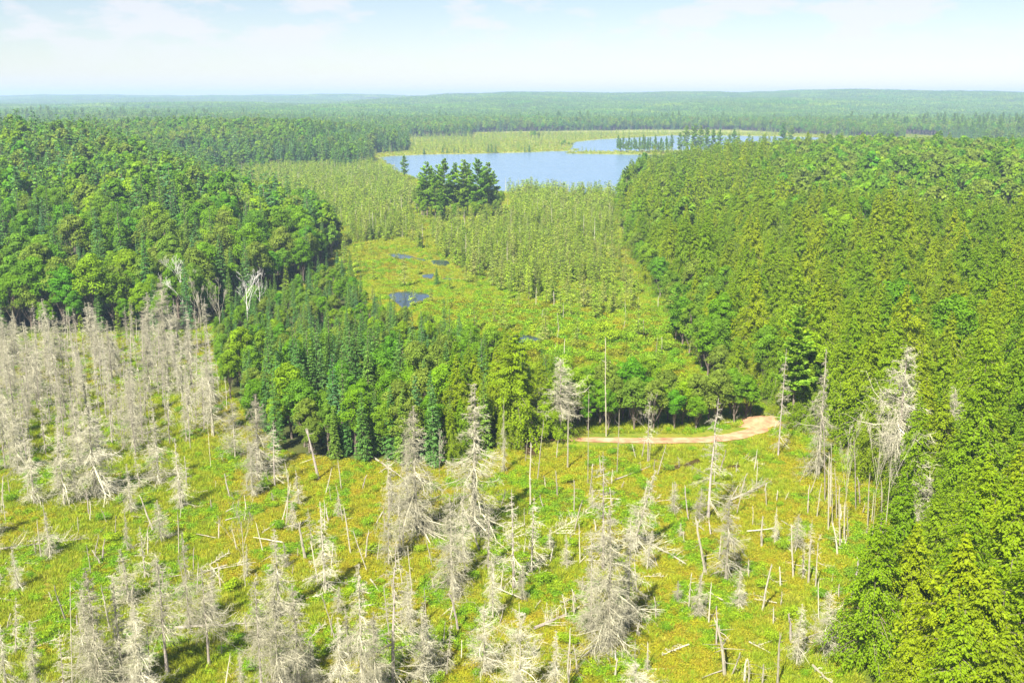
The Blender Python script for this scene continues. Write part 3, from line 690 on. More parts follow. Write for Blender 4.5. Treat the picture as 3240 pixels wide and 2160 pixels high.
AX = np.concatenate([x, cx_]); AY = np.concatenate([y, cy_]); AZ = np.concatenate([z, ground_z(cx_, cy_)]); AK = np.concatenate([kind, ckind]); AS = np.concatenate([hs, chs])
NEARP = {0: BRO, 1: HEM, 2: FIR, 3: PINE}; FARP = {0: BRO2, 1: HEM2, 2: FIR2, 3: PINE}
SID = {0: ('broadleaf_forest', 'mass of round leafy crowns covering the wooded hills', 'forest'), 1: ('hemlock_forest', 'mass of yellow-green hemlocks covering the right-hand hill', 'forest'),
       2: ('fir_forest', 'dark pointed firs scattered through the wooded hills', 'forest'), 3: ('pine_forest', 'scattered tall pines standing above the other crowns', 'forest')}
NI = 270
for kd in range(4):
    sel = np.where(AK == kd)[0]; vis = inview(AX[sel], AY[sel], 12, 20)
    D_ = np.hypot(AX[sel], AY[sel]) + np.where(vis, 0, 1e5); order = sel[np.argsort(D_)]
    ni = min(NI, int(vis.sum())); ind = order[:ni]; rest = order[ni:]
    sc_f = {0: 1.0, 1: 1.0, 2: 1.22, 3: .95}[kd]
    for j in ind:
        pr = NEARP[kd][int(rng.integers(len(NEARP[kd])))]; reg = region_of(AX[j], AY[j], kd); nm, ad, ct = ADJ[kd]
        big = 'tall ' if AS[j] > 1.0 else ('small ' if AS[j] < .62 else '')
        if kd == 3: big = ''
        make(nm, (('trunk', pr[0]), ('crown', pr[1])), AX[j], AY[j], AZ[j] - .15, rng.random() * 6.28, AS[j] * sc_f * (.92 + .16 * rng.random()), big + ad + ' ' + RL[reg], ct, big + ad + 's ' + RL[reg])
    if len(rest):
        dd = np.hypot(AX[rest], AY[rest]); npz = NEARP[kd]; nf = FARP[kd]; same = npz is nf
        idx = np.where(dd < 390, rng.integers(0, len(npz), len(rest)), len(npz) + rng.integers(0, len(nf), len(rest))) if not same else rng.integers(0, len(npz), len(rest))
        sets = [list(p) for p in npz] + ([] if same else [list(p) for p in nf])
        nm, lb, ct = SID[kd]
        stuff(nm, sets, (np.stack([AX[rest], AY[rest], AZ[rest] - .15], -1), rng.random(len(rest)) * 6.28, AS[rest] * sc_f, idx), lb, ct)

# hand-placed live trees -------------------------------------------------
def ht(xp, yb, yt, z0=0.0):          # foot pixel, top pixel -> x, y, height
    px, py = G(xp, yb, z0); d = ray(xp, yt); t = py / d[1]; return px, py, CH + t * d[2] - z0
def hero(kind, proto, H0, xp, yb, yt, label, cat, group=None, wide=1.0, z0=0., parts=('trunk', 'crown'), lean=None, rz=None):
    px, py, h = ht(xp, yb, yt, z0); s = h / H0
    return make(kind, tuple(zip(parts, proto)) if isinstance(proto, tuple) else proto, px, py, z0 - .05, rng.random() * 6.28 if rz is None else rz, s, label, cat, group, lean, wide)
HG = conifer(501, 20, 5.6, 'hemlock', base=.16, nb=230, per=150, ls=.34, droop=.3, hang=.5, irr=.45, gap=.12, shape=.6)
hero('hemlock_tree', HG, 20, 1630, 1395, 1050, 'broad dark-hollowed hemlock at the left end of the sandy road', 'hemlock', wide=1.0)
hero('hemlock_tree', HG, 20, 1745, 1385, 1190, 'smaller layered hemlock beside the grey dead crown at the road end', 'hemlock', wide=1.15)
GOLD = conifer(502, 17, 3.6, 'gold', base=.1, nb=150, per=45, ls=.46, droop=.28, hang=.45)
gx0, gy0 = G(2700, 800, 13.0)
make('hemlock_tree', (('trunk', GOLD[0]), ('crown', GOLD[1])), gx0, gy0, zat(gx0, gy0), 1, 1.0, 'single golden-yellow conifer among the green hemlocks of the right hill', 'hemlock')
for (xp, yt, dd_, lb) in [(2880, 640, 350, 'left one of the two leafless grey crowns among the right hill hemlocks'), (2990, 665, 340, 'right one of the two leafless grey crowns among the right hill hemlocks')]:
    d = ray(xp, yt); t = dd_ / d[1]; px, py, pz = d[0] * t, d[1] * t, CH + d[2] * t; g0 = zat(px, py); s = (pz - g0) / 13
    make('dead_tree', (('trunk', SNAG[4][0]), ('branches', SNAG[7][1])), px, py, g0, .5, s, lb, 'dead tree', sxy=.75)
for i, (xp, yb, yt) in enumerate([(1335, 684, 548), (1365, 680, 530), (1392, 686, 520), (1440, 684, 516), (1480, 680, 518), (1560, 682, 545), (1352, 688, 512), (1378, 700, 545), (1408, 690, 505), (1425, 664, 560), (1468, 690, 505), (1490, 672, 540), (1512, 694, 505), (1530, 668, 530), (1545, 688, 514), (1330, 672, 585), (1570, 676, 590), (1450, 668, 600), (1395, 704, 610)]):
    hero('pine_tree', PINE[i % 4], 25 + i % 4, xp, yb, yt, 'tall white pine in the dense grove standing in the bog before the lake', 'pine tree', 'white pines of the grove in front of the lake', wide=.98)
for i, (xp, yb, yt) in enumerate([(1320, 676, 590), (1585, 668, 600), (1360, 660, 590), (1440, 706, 640), (1500, 706, 635), (1540, 702, 640), (1340, 694, 630), (1470, 704, 645), (1570, 692, 632)]):
    hero('broadleaf_tree', BRO[i % 7], 15 + i % 4, xp, yb, yt, 'low leafy tree filling in under the white pine grove', 'broadleaf tree', 'leafy trees under the white pine grove', wide=.9)
hero('pine_tree', PINE[1], 26, 1280, 572, 492, 'lone pale green pine on the near lake shore left of the grove', 'pine tree', wide=1.1)
isl = [(1955 + int(i * 8.5), 480 + (i * 7 % 6), 428 + (i * 13 % 25)) for i in range(20)] + [(1962, 482, 438), (1985, 484, 448), (2010, 482, 440), (2035, 484, 425), (2050, 480, 435), (2072, 484, 428), (2090, 482, 440), (2108, 484, 432), (2124, 482, 425)]
for i, (xp, yb, yt) in enumerate(isl):
    hero('pine_tree', PINE[i % 4], 25 + i % 4, xp, yb, yt, 'thin open pine in the row on the narrow lake spit', 'pine tree', 'thin pines along the lake spit', wide=.8)
for i, (xp, yb, yt) in enumerate([(2150, 484, 420), (2170, 486, 400), (2195, 490, 392), (2215, 486, 398), (2235, 490, 405), (2255, 488, 412), (2275, 490, 408), (2320, 488, 410), (2305, 486, 425)]):
    hero('pine_tree', PINE[i % 4], 25 + i % 4, xp, yb, yt, 'large dark pine at the wooded end of the lake spit behind the right hill', 'pine tree', 'large pines where the spit meets the right hill', wide=1.0)
hero('pine_tree', PINE[0], 25, 2476, 462, 388, 'lone pine left of the hill crest rising against the far marsh', 'pine tree', wide=1.2)
hero('pine_tree', PINE[2], 27, 2500, 462, 398, 'lone pine right beside its twin rising against the far marsh', 'pine tree', wide=1.2)
px, py = G(2110, 830); make('pine_tree', (('trunk', PINE[3][0]), ('crown', PINE[3][1])), px - 2, py - 6, 0, 1, .86, 'soft plumed white pine at the left edge of the right forest', 'pine tree')
px, py = G(2150, 1085); make('pine_tree', (('trunk', PINE[1][0]), ('crown', PINE[1][1])), px - 1, py, 0, 1, .55, 'dark layered pine sticking out where the right forest meets the yellow shrubs', 'pine tree')
px, py = G(2510, 1290, 4); make('pine_tree', (('trunk', PINE[0][0]), ('crown', PINE[0][1])), px, py, 3, 1, .8, 'pine with sunlit yellow top above the sand bank', 'pine tree')
for i, (xp, yb, yt) in enumerate([(1401, 486, 461), (1415, 486, 464), (1437, 485, 463), (1450, 485, 466), (1468, 484, 466), (1342, 488, 466), (1545, 484, 455), (1556, 484, 452), (1568, 484, 450), (1660, 482, 460), (1675, 482, 456)]):
    hero('fir_tree', FIR[i % 5], 12 + 1.3 * (i % 5), xp, yb, yt, 'small conifer standing on the marshy far shore of the near lake', 'fir tree', 'small conifers on the far shore marsh', wide=1.6)
for i, (xp, yb, yt) in enumerate([(1682, 440, 413), (1692, 440, 412), (1704, 440, 416), (1786, 466, 440), (1778, 468, 446), (1800, 466, 447), (1810, 464, 450)]):
    hero('broadleaf_tree', BRO2[i % 4], 15 + i % 4, xp, yb, yt, 'small leafy tree in an isolated group on the marsh between the two lakes', 'broadleaf tree', 'isolated marsh trees between the lakes', wide=1.0)
for i, (xp, yb) in enumerate([(1070, 890), (1085, 905), (1035, 880), (1110, 885), (1060, 925), (1095, 935)]):
    hero('fir_tree', FIR[i % 5], 12 + 1.3 * (i % 5), xp, yb, yb - 95 + 12 * (i % 3), 'dark pointed fir in the little group left of the yellow bog meadow', 'fir tree', 'firs left of the yellow bog meadow')
hero('fir_tree', FIR[1], 13.3, 1382, 905, 848, 'small leaning green fir alone by the bog pools', 'fir tree', wide=1.5)
hero('fir_tree', FIR[2], 14.6, 1330, 785, 735, 'round dark fir alone at the back of the yellow bog meadow', 'fir tree', wide=1.6)
for i, xp in enumerate([1320, 1372, 1240, 1190, 1425, 1280, 1095, 1150, 1060, 1478]):
    hero('fir_tree', FIR[i % 5], 12 + 1.3 * (i % 5), xp, [1450, 1475, 1455, 1440, 1440, 1470, 1440, 1460, 1455, 1400][i], [1190, 1215, 1220, 1235, 1250, 1225, 1265, 1240, 1290, 1290][i],
         'tall fir in the front row of the central clump behind the dead trees', 'fir tree', 'front row firs of the central clump', wide=1.05)
for i in range(40):
    xp = 1800 + (i % 27) * 22 + rng.integers(-9, 9); yb = 1362 - (i % 3) * 14 - (30 if i >= 27 else 0)
    if xp > 2260: yb -= 20
    hero('broadleaf_tree', BRO[i % 7], 15 + i % 4, xp, yb, yb - 105 - int(rng.integers(0, 95)), 'bushy green tree in the row behind the sandy road', 'broadleaf tree', 'bushy trees behind the sandy road', wide=1.15)
for i in range(22):                    # leafy edge of the right forest
    t = i / 21; xp = np.interp(t, [0, .25, .5, .75, 1], [1965, 2000, 2090, 2160, 2260]) + rng.integers(-6, 20); yb = np.interp(t, [0, .25, .5, .75, 1], [700, 830, 960, 1090, 1220])
    hero('broadleaf_tree', BRO[i % 7], 15 + i % 4, xp, yb, yb - np.interp(t, [0, 1], [75, 190]) * (.7 + .4 * rng.random()), 'bright green leafy tree along the left edge of the right forest', 'broadleaf tree', 'leafy trees along the right forest edge', wide=1.1)

# ================================================================== TAMARACKS
x, y = scatter(-330, 160, 190, 950, 2.6, 11); k = (inpoly(x, y, P_TAM1) | inpoly(x, y, P_TAM2)) & d_clear(x, y, [(P_GROVE, -1)] + CLR[:8]) & (sdist(x, y, P_OPEN) < -1)
e_ = np.minimum(sdist(x, y, P_TAM1), sdist(x, y, P_TAM2)); dens = fbm(x / 20, y / 34, 61)
k &= rng.random(len(x)) < np.clip(sm(3, -14, e_) * (.30 + 1.3 * sm(.36, .56, dens)), .06, .92)
x2, y2 = scatter(-110, 160, 190, 620, 7, 12); k2 = (sdist(x2, y2, P_OPEN) < -2) & (sdist(x2, y2, P_CLUMP) > 2) & (e_.min() < 1) & (rng.random(len(x2)) < .22) & d_clear(x2, y2, CLR) & (y2 > 225)
x3, y3 = scatter(-260, 620, 1030, 1720, 11, 13); k3 = (sdist(x3, y3, P_OPEN) < -3) & (sdist(x3, y3, P_LAKE) > 10) & (fbm(x3 / 60, y3 / 40, 71) > .46)
TX = np.concatenate([x[k], x2[k2], x3[k3]]); TY = np.concatenate([y[k], y2[k2], y3[k3]]); TS = (.55 + .85 * rng.random(len(TX)) ** 1.4) * np.interp(TY, [190, 320, 480], [.8, 1, 1.05])
dd = np.hypot(TX, TY); o_ = np.argsort(dd); ind, rest = o_[:280], o_[280:]
for j in ind:
    p = TAM[int(rng.integers(5))]
    side_ = 'tall' if TS[j] > .85 else 'short'
    make('tamarack_tree', (('trunk', p[0]), ('crown', p[1])), TX[j], TY[j], 0, rng.random() * 6.28, TS[j], side_ + ' thin pale tamarack at the near edge of the central bog woodland', 'tamarack', side_ + ' tamaracks at the near edge of the central bog')
idx = np.where(dd[rest] < 480, rng.integers(0, 5, len(rest)), 5 + rng.integers(0, 3, len(rest)))
# a few dead grey ones mixed in
idx = np.where(rng.random(len(rest)) < .07, 8, idx)
stuff('tamarack_woodland', [list(p) for p in TAM] + [list(p) for p in TAM2] + [list(dead_conifer(390, 8, .8, base=.2, nb=50, tw=4, sub=0))],
      (np.stack([TX[rest], TY[rest], 0 * TX[rest]], -1), rng.random(len(rest)) * 6.28, TS[rest], idx), 'pale thin tamaracks covering the central bog as far as the lake', 'tamarack woodland')
print('tamaracks', len(TX), 'forest', len(AX))

# ================================================================== FAR FOREST in patches
def patch(seed, S=90, dark=.4):
    r = np.random.default_rng(seed); x, y = scatter(-S / 2, S / 2, -S / 2, S / 2, 7.4, seed); n = len(x); A = Acc()
    con = r.random(n) < dark; H = np.where(con, 17, 15) * (.7 + .5 * r.random(n)); W = np.where(con, 4.2, 8.5) * (.8 + .4 * r.random(n)); per = 26
    bi = np.repeat(np.arange(n), per); m_ = len(bi); u = r.random(m_); a = r.random(m_) * 6.28
    cc = con[bi]; zf = np.where(cc, .25 + .75 * u, .45 + .5 * u)
    rf = np.where(cc, (1.02 - zf), np.sqrt(np.clip(1 - ((zf - .55) / .47) ** 2, 0, 1)))
    C = np.stack([x[bi] + np.cos(a) * W[bi] * .5 * rf, y[bi] + np.sin(a) * W[bi] * .5 * rf, H[bi] * zf], -1)
    d = nrm(np.stack([np.cos(a) * rf, np.sin(a) * rf, np.where(cc, .4, (zf - .4) * 2.4)], -1)); Nn = nrm(d + r.normal(0, .3, (m_, 3))); D = np.cross(Nn, rv(r, m_))
    ln = np.where(cc, 1.7, 2.7) * (.7 + .6 * r.random(m_)); tn = np.clip(.6 * r.random(n)[bi] + .4 * r.random(m_), 0, 1)
    v, q, t = leaves(C - nrm(D) * ln[:, None] * .5, D, Nn, ln, ln * .85, tn, .08)
    A.V.append(v); A.Q.append(q); A.T.append(t); A.M.append(np.where(cc, 1, 0)); A.n += len(v)
    return A.mesh('canopy', [M['broad'], M['fir']])
PT = [patch(600 + i, 90, [.15, .3, .6, .4, .8, .08][i]) for i in range(6)]
pts = []
for (y0, y1, S) in [(2000, 11500, 84)]:
    x, y = scatter(-9000, 9000, y0, y1, S * .93, 77); pts.append((x, y))
x, y = pts[0]; ok = (np.abs(x) < y * .62 + 120) & ((sdist(x, y, P_OPEN) > 50)); x, y = x[ok], y[ok]
nn = fbm(x / 500, y / 350, 81); pi = np.clip(((nn - .25) * 2 * 6 + rng.normal(0, .8, len(x))).astype(int), 0, 5)
stuff('distant_forest', [[p] for p in PT], (np.stack([x, y, ground_z(x, y) - .5], -1), rng.random(len(x)) * 6.28, np.full(len(x), 1.0), pi), 'continuous hazy forest canopy reaching to the horizon beyond the lakes', 'forest')
x, y = scatter(-1300, 1400, 900, 2060, 7.6, 78); do = sdist(x, y, P_OPEN); k = (do > 3) & (np.abs(x) < y * .62 + 60) & ~((np.abs(x) < 620) & (y < 2000)); x, y = x[k], y[k]
nn = fbm(x / 160, y / 120, 83); fi = np.where(rng.random(len(x)) < sm(.38, .6, nn), 4 + rng.integers(0, 3, len(x)), rng.integers(0, 4, len(x))); fi = np.where(rng.random(len(x)) < .03, 7, fi)
stuff('flanking_forest', [list(p) for p in BRO2] + [list(p) for p in FIR2] + [list(PINE[0])], (np.stack([x, y, ground_z(x, y)], -1), rng.random(len(x)) * 6.28, .8 + .45 * rng.random(len(x)), fi), 'mixed forest of firs and leafy trees beyond and beside the lakes', 'forest')

# ================================================================== GROUND COVER
def tuft(seed, m, n, h, w, spread):
    r = np.random.default_rng(seed); a = r.random(n) * 6.28; rr = spread * r.random(n) ** .6; C = np.stack([np.cos(a) * rr, np.sin(a) * rr, 0 * a], -1)
    D = nrm(np.stack([np.cos(a) * .5, np.sin(a) * .5, 1 + 0 * a], -1) + r.normal(0, .25, (n, 3))); ln = h * (.5 + .8 * r.random(n))
    Nn = rv(r, n); A = Acc(); v, q, t = leaves(C, D, Nn, ln, np.full(n, w), r.random(n), .25); A.add(v, q, t); return A.mesh('tuft', [M[m]])
def mound(seed, m, n, W, H, ls):
    n = int(n * 2.2); ls *= .62
    r = np.random.default_rng(seed); d = rv(r, n); d[:, 2] = np.abs(d[:, 2]); C = d * np.array([W, W, H]) * (.75 + .35 * r.random((n, 1)))
    Nn = nrm(d + r.normal(0, .5, (n, 3)) + [0, 0, .5]); D = np.cross(Nn, rv(r, n)) + [0, 0, .2]; ln = ls * (.6 + .8 * r.random(n)); A = Acc()
    v, q, t = leaves(C, D, Nn, ln, ln * .7, r.random(n), .1); A.add(v, q, t); return A.mesh('mound', [M[m]])
SED = [tuft(700 + i, 'sedge', 60, .55, .05, .45) for i in range(4)]
MOS = [mound(710 + i, 'moss', 110, .65, .28, .17) for i in range(3)]
SHL = [mound(720 + i, 'shrub', 130, .55, .45, .19) for i in range(4)]
YSH = [mound(730 + i, 'yshrub', 120, .6, .42, .19) for i in range(2)]
x, y = scatter(-125, 100, 70, 330, .68, 21); k = (sdist(x, y, P_OPEN) < 1.5) & inview(x, y, 0, 120) & d_clear(x, y, CLR); x, y = x[k], y[k]
k = sdist(x, y, P_CLUMP) > -1; x, y = x[k], y[k]
dd = np.hypot(x, y); k = rng.random(len(x)) < np.interp(dd, [95, 170, 320], [1, .7, .4]); x, y, dd = x[k], y[k], dd[k]
n1 = fbm(x / 18, y / 26, 91); n2 = fbm(x / 4.5, y / 6, 95); n3 = fbm(x / 18, y / 18, 97); gs = np.interp(dd, [95, 320], [1.0, 1.7]) * (.7 + .6 * rng.random(len(x)))
cen = (y > 210) & (x > -30)
ks_ = (n2 + .35 * (n3 - .5) > np.where(cen, .46, .575)); km = ~ks_ & (rng.random(len(x)) < sm(.44, .60, n1) * .72); kg = ~ks_ & ~km
def put(name, kk, meshes, lb, ct, zoff=0, smul=1.0):
    n = int(kk.sum()); stuff(name, [[m] for m in meshes], (np.stack([x[kk], y[kk], np.full(n, -.03)], -1), rng.random(n) * 6.28, gs[kk] * smul, rng.integers(0, len(meshes), n)), lb, ct)
put('sedge_grass', kg, SED, 'pale yellow-green sedge growing all over the open bog', 'grass')
put('moss_heath', km, MOS, 'orange and yellow moss hummocks spread over the bog', 'moss')
put('leafy_undergrowth', ks_, SHL + YSH[:1], 'low bright green leafy undergrowth in patches on the bog', 'undergrowth')
# middle distance: yellow shrubs and meadow
x, y = scatter(-170, 130, 225, 930, 2.1, 23); k = (sdist(x, y, P_OPEN) < 1) & inview(x, y, 0, 100) & d_clear(x, y, CLR) & (sdist(x, y, P_CLUMP) > 0) & ((np.hypot(x, y) > 310) | inpoly(x, y, P_SHRUB)) & (sdist(x, y, P_LAKE) > 3); x, y = x[k], y[k]
dd = np.hypot(x, y); gs = np.interp(dd, [225, 520, 900], [1.6, 2.4, 3.2]) * (.6 + .6 * rng.random(len(x))); n1 = fbm(x / 16, y / 16, 191); r_ = rng.random(len(x))
insh = inpoly(x, y, P_SHRUB); ks_ = n1 + .2 * r_ + .22 * insh > .66; gs = gs * np.where(insh & ks_, 1.7, 1); km = ~ks_ & (r_ < .35); kg = ~ks_ & ~km
put('bog_meadow_shrubs', ks_, SHL + YSH, 'yellow-green shrubs covering the middle of the bog behind the road', 'shrubs')
put('bog_meadow_moss', km, YSH + MOS[:1], 'golden low heath covering the meadow around the small ponds', 'heath', smul=.8)
put('bog_meadow_grass', kg, SED, 'pale grass covering the meadow around the small ponds', 'grass')
x, y = scatter(-320, 760, 900, 1760, 6.0, 24); k = (sdist(x, y, P_OPEN) < 0) & (sdist(x, y, P_LAKE) > -3); x, y = x[k], y[k]; gs = 4.5 * (.5 + .7 * rng.random(len(x)))
put('lake_marsh_sedge', np.ones(len(x), bool), SED + YSH[:1], 'pale marsh grass on the flats around the lakes', 'marsh grass', smul=.7)
# individual shrubs
x, y = scatter(-100, 80, 85, 300, 5.6, 31); sb = inpoly(x, y, P_SHRUB)
k = (sdist(x, y, P_OPEN) < -1) & (sdist(x, y, P_CLUMP) > 1) & inview(x, y, 0, 0) & d_clear(x, y, CLR) & (rng.random(len(x)) < np.where(sb, .95, .42)); x, y, sb = x[k], y[k], sb[k]
o_ = np.argsort(np.hypot(x, y))[:290]
for j in o_:
    px, py = x[j], y[j]; b = int(rng.integers(0, 6 if sb[j] else 4)); yel = b >= 4
    big = sb[j]; s = (1.3 + 1.5 * rng.random()) if big else (.5 + .7 * rng.random())
    where = 'among the dense shrubs behind the sandy road' if big else ('on the open bog among the bottom-left dead spruces' if px < -8 and py < 150 else ('on the open orange bog at lower right' if py < 150 else 'at the back of the foreground bog'))
    lb = ('yellow leafy shrub ' if yel else 'green leafy shrub ') + where
    make('shrub', BUSH[b], px, py, -.05, rng.random() * 6.28, s, lb, 'shrub', ('yellow' if yel else 'green') + ' shrubs ' + where)

# ================================================================== DEAD TREES placed from the photo (foot x, foot y, top y, proto, width factor, label)
def dead(xp, yb, yt, p, wide, label, lean_px=0, group=None):
    px, py, h = ht(xp, yb, yt); s = h / 13.0
    lx = 0.0
    if lean_px: _, _, zc = proj(px, py, h / 2); lx = math.atan2(lean_px / FPX * zc, h)
    s /= math.cos(lx)
    o = make('dead_spruce', (('trunk', SNAG[p][0]), ('branches', SNAG[p][1])), px, py, -.1, 0, s, label, 'dead tree', group, (0, lx), wide * (1.1 if p == 6 else 1.32))
    ch_rot = rng.random() * 6.28
    for c in o.children: c.rotation_euler = (0, 0, ch_rot)
    return o
DT = [
 (526, 1130, 872, 2, .8, 'tall cream dead spruce rising highest at the edge of the left forest'),
 (100, 1250, 1017, 0, .9, 'dead spruce at the far left edge of the grey snag field'), (195, 1140, 1003, 1, 1.1, 'drooping dead spruce against the left forest edge'),
 (110, 1596, 1350, 0, .8, 'dead spruce with pale bare lower trunk at far left'), (205, 1600, 1350, 1, .8, 'narrow dead spruce just left of the big bushy one'),
 (305, 1570, 1270, 2, 1.1, 'big bushy grey dead spruce left of centre in the snag field'), (503, 1530, 1310, 0, 1.0, 'dead spruce right of the big bushy grey one'),
 (572, 1610, 1385, 5, .9, 'dead spruce with leaning foot in the middle of the left bog'), (675, 1380, 1090, 1, .8, 'dead spruce at the left edge of the central green clump'),
 (745, 1450, 1255, 7, .7, 'grey dead spruce leaning before the central clump'), (820, 1500, 1245, 2, .9, 'dense cream dead spruce before the firs of the central clump'),
 (800, 1570, 1400, 0, .9, 'short dead spruce in front of the dense cream one'),
 (1318, 1690, 1280, 2, .82, 'very large silvery dead spruce in front of the central firs'), (1500, 1690, 1210, 0, .95, 'tallest dead spruce beside the dark end of the road'),
 (1430, 1860, 1560, 2, .72, 'dense dead spruce in the centre below the tallest one'), (1595, 1495, 1258, 5, .35, 'thin drooping dead spruce with hanging twigs before the dark hollow'),
 (1772, 1392, 1140, 4, 1.15, 'grey leafless crown beside the layered hemlock at the road end'),
 (2462, 1443, 1100, 3, .65, 'tall dead pine with bare brown trunk right of the sand bank'), (2587, 1505, 1100, 5, .75, 'dead spruce with a wide pale skirt at its foot under the right forest'),
 (2825, 1590, 1100, 4, .82, 'wide-crowned grey dead pine with dark bare trunk at the right forest edge'), (2985, 1600, 1235, 4, .6, 'grey dead tree half sunk in the right forest'),
 (2925, 1685, 1490, 7, 1.0, 'spreading pale dead tree at the foot of the right forest'), (2240, 1640, 1258, 3, 1.2, 'slim whitish dead spruce standing in front of the sandy road'),
 (1625, 1865, 1550, 3, 1.3, 'left of the two slim dead spruces in the middle'), (1682, 1815, 1560, 3, 1.3, 'right of the two slim dead spruces in the middle'),
 (1908, 1800, 1430, 3, 1.2, 'upper narrow spire of the central dead tree cluster'), (1925, 2045, 1600, 2, .80, 'largest cream dead spruce of the central lower cluster'),
 (1870, 2000, 1700, 0, .8, 'dead spruce tucked against the left of the largest cream one'), (1985, 1980, 1640, 0, .9, 'dead spruce tucked against the right of the largest cream one'),
 (2297, 1835, 1560, 1, 1.0, 'pale feathery dead spruce with forked bare tips'), (2336, 1922, 1795, 0, .95, 'short dead spruce below the pale feathery one'),
 (2450, 1716, 1600, 5, .8, 'little weeping dead spruce right of centre'), (2612, 2075, 1860, 7, .9, 'flat-topped dead tree with thick pale trunk at lower right'),
 (1645, 2230, 1900, 7, .75, 'open-branched dead spruce at the bottom centre'), (1757, 2240, 1990, 0, .7, 'second dead spruce at the bottom right of the open-branched one'),
 (322, 2230, 1790, 2, .72, 'left one of the large twin dead spruces at the bottom left'), (392, 2190, 1820, 0, .9, 'right one of the large twin dead spruces at the bottom left'),
 (530, 2130, 1760, 4, .8, 'dead spruce with dark lower trunk at the bottom left'), (662, 2105, 1790, 4, .7, 'dead spruce with a bent dark foot at the bottom left'),
 (600, 1990, 1680, 0, .6, 'faint thin dead spruce above the dark-footed pair'),
 (885, 1950, 1670, 0, .85, 'dead spruce left of the skirted one near bottom centre'), (1030, 1870, 1585, 5, .95, 'dead spruce with wide bushy skirt casting a dark shadow'),
 (1147, 2210, 1780, 0, .75, 'greenish-grey dead spruce at bottom between two dense ones'), (1245, 2190, 1730, 3, 1.4, 'narrow cream dead spruce at bottom centre'),
 (888, 2260, 1860, 2, .8, 'broad silvery dead spruce at the bottom edge'), (1343, 2160, 1900, 0, .85, 'small dead spruce right of the narrow cream one'),
 (1533, 2130, 1905, 7, .85, 'pinkish open dead spruce near bottom centre'), (405, 1745, 1605, 5, .55, 'little narrow dead spruce among fallen trunks at left'),
 (22, 2190, 1920, 5, .7, 'dead spruce at the bottom left corner'), (1232, 1640, 1440, 6, 1.2, 'crooked dark dead spruce left of the very large silvery one'),
 (1230, 1790, 1600, 1, .8, 'slender dead spruce behind the bottom centre group'), (2050, 1462, 1265, 6, 1.4, 'small bare sapling standing on the sandy road edge'),
 (117, 1085, 955, 6, 1.2, 'thin dead spire at the far left forest edge'), (30, 1160, 1010, 3, 1.2, 'dead spruce cut by the left picture edge'),
 (1560, 1960, 1760, 1, .7, 'small feathery dead spruce left of the two slim ones'), (990, 2200, 2010, 0, .9, 'low dead spruce at the bottom below the skirted one'),
 (2010, 2230, 2080, 7, 1.3, 'low spreading dead crown at the bottom edge right of centre'), (2520, 2105, 1905, 1, .7, 'thin drooping dead spruce left of the flat-topped tree'),
 (2560, 1760, 1640, 3, 1.1, 'short dead spruce on the right bog'), (2540, 1830, 1720, 3, 1.0, 'short dead spruce in the right bog below another'),
 (770, 2260, 2060, 0, .8, 'dead spruce cut off by the bottom edge left of centre'), (210, 2240, 1990, 3, 1.1, 'thin dead spruce at the bottom left'), (120, 2220, 1960, 1, .6, 'feathery dead spruce near the bottom left corner'),
 (290, 2150, 1860, 0, .9, 'dead spruce just left of the large twin pair'), (450, 2230, 1900, 2, .75, 'dead spruce just right of the large twin pair'), (945, 2150, 1840, 2, .75, 'dense dead spruce between the broad silvery and the greenish-grey ones'),
 (830, 2200, 1830, 4, .7, 'forked-looking dead spruce left of the broad silvery one'), (1190, 2240, 1930, 2, .7, 'low dense dead spruce at the bottom edge between two taller ones'), (1080, 2230, 1950, 0, .9, 'low dead spruce at the bottom left of the greenish-grey one'),
 (1290, 1640, 1400, 0, .8, 'dead spruce hugging the left side of the very large silvery one'), (1545, 1800, 1600, 3, 1.3, 'slim dead spruce below the tallest one'), (1465, 1780, 1590, 0, .9, 'dead spruce directly below the tallest one'),
 (250, 1480, 1260, 0, .9, 'dead spruce left of the big bushy one in the snag field'), (60, 1500, 1290, 2, .8, 'bushy dead spruce at the far left of the snag field'), (430, 1430, 1180, 0, .7, 'dead spruce behind the middle of the snag field'),
 (870, 1540, 1330, 3, 1.2, 'slim dead spruce right beside the dense cream one'), (160, 1760, 1620, 0, 1.1, 'dead spruce by the fallen trunk heap'),
]
for (a, b, c, p, wdt, lb) in DT: dead(a, b, c, p, wdt, lb)
dead(1998, 1745, 1485, 0, .9, 'large leaning dead spruce right of the central cluster', lean_px=70)
# leafless birches and saplings
for (xb, yb, yt, p, lb) in [(787, 1080, 892, 0, 'left white birch of the bare pair by the clearing'), (825, 1015, 886, 1, 'right white birch of the bare pair by the clearing'), (585, 1030, 848, 2, 'white-barked bare birch right of the tall cream spruce')]:
    hero('bare_birch', BIRCH[p], 12 * .95, xb, yb, yt, lb, 'birch', parts=('trunk', 'branches'))
for (xb, yb, yt, p, lb) in [(2055, 1462, 1290, 0, 'small forked bare tree before the road'), (2668, 1690, 1380, 1, 'tall forked bare tree in the pole group at right'), (2760, 1700, 1370, 2, 'second forked bare tree in the pole group at right'),
                            (2800, 1690, 1340, 3, 'rightmost forked bare tree in the pole group at right'), (2855, 1790, 1600, 0, 'bent bare sapling right of the pole group'), (1390, 1510, 1395, 2, 'thin bare sapling before the central firs'),
                            (777, 1860, 1620, 3, 'thin crooked bare sapling in the left bog'), (640, 1100, 920, 1, 'bare pole-like tree at the left forest edge'), (700, 1090, 930, 2, 'bare tree left of the white birches')]:
    hero('bare_tree', BARE[p], 9 * .95, xb, yb, yt, lb, 'bare tree', parts=('trunk', 'branches'), wide=.45 if yb - yt > 250 else .7)
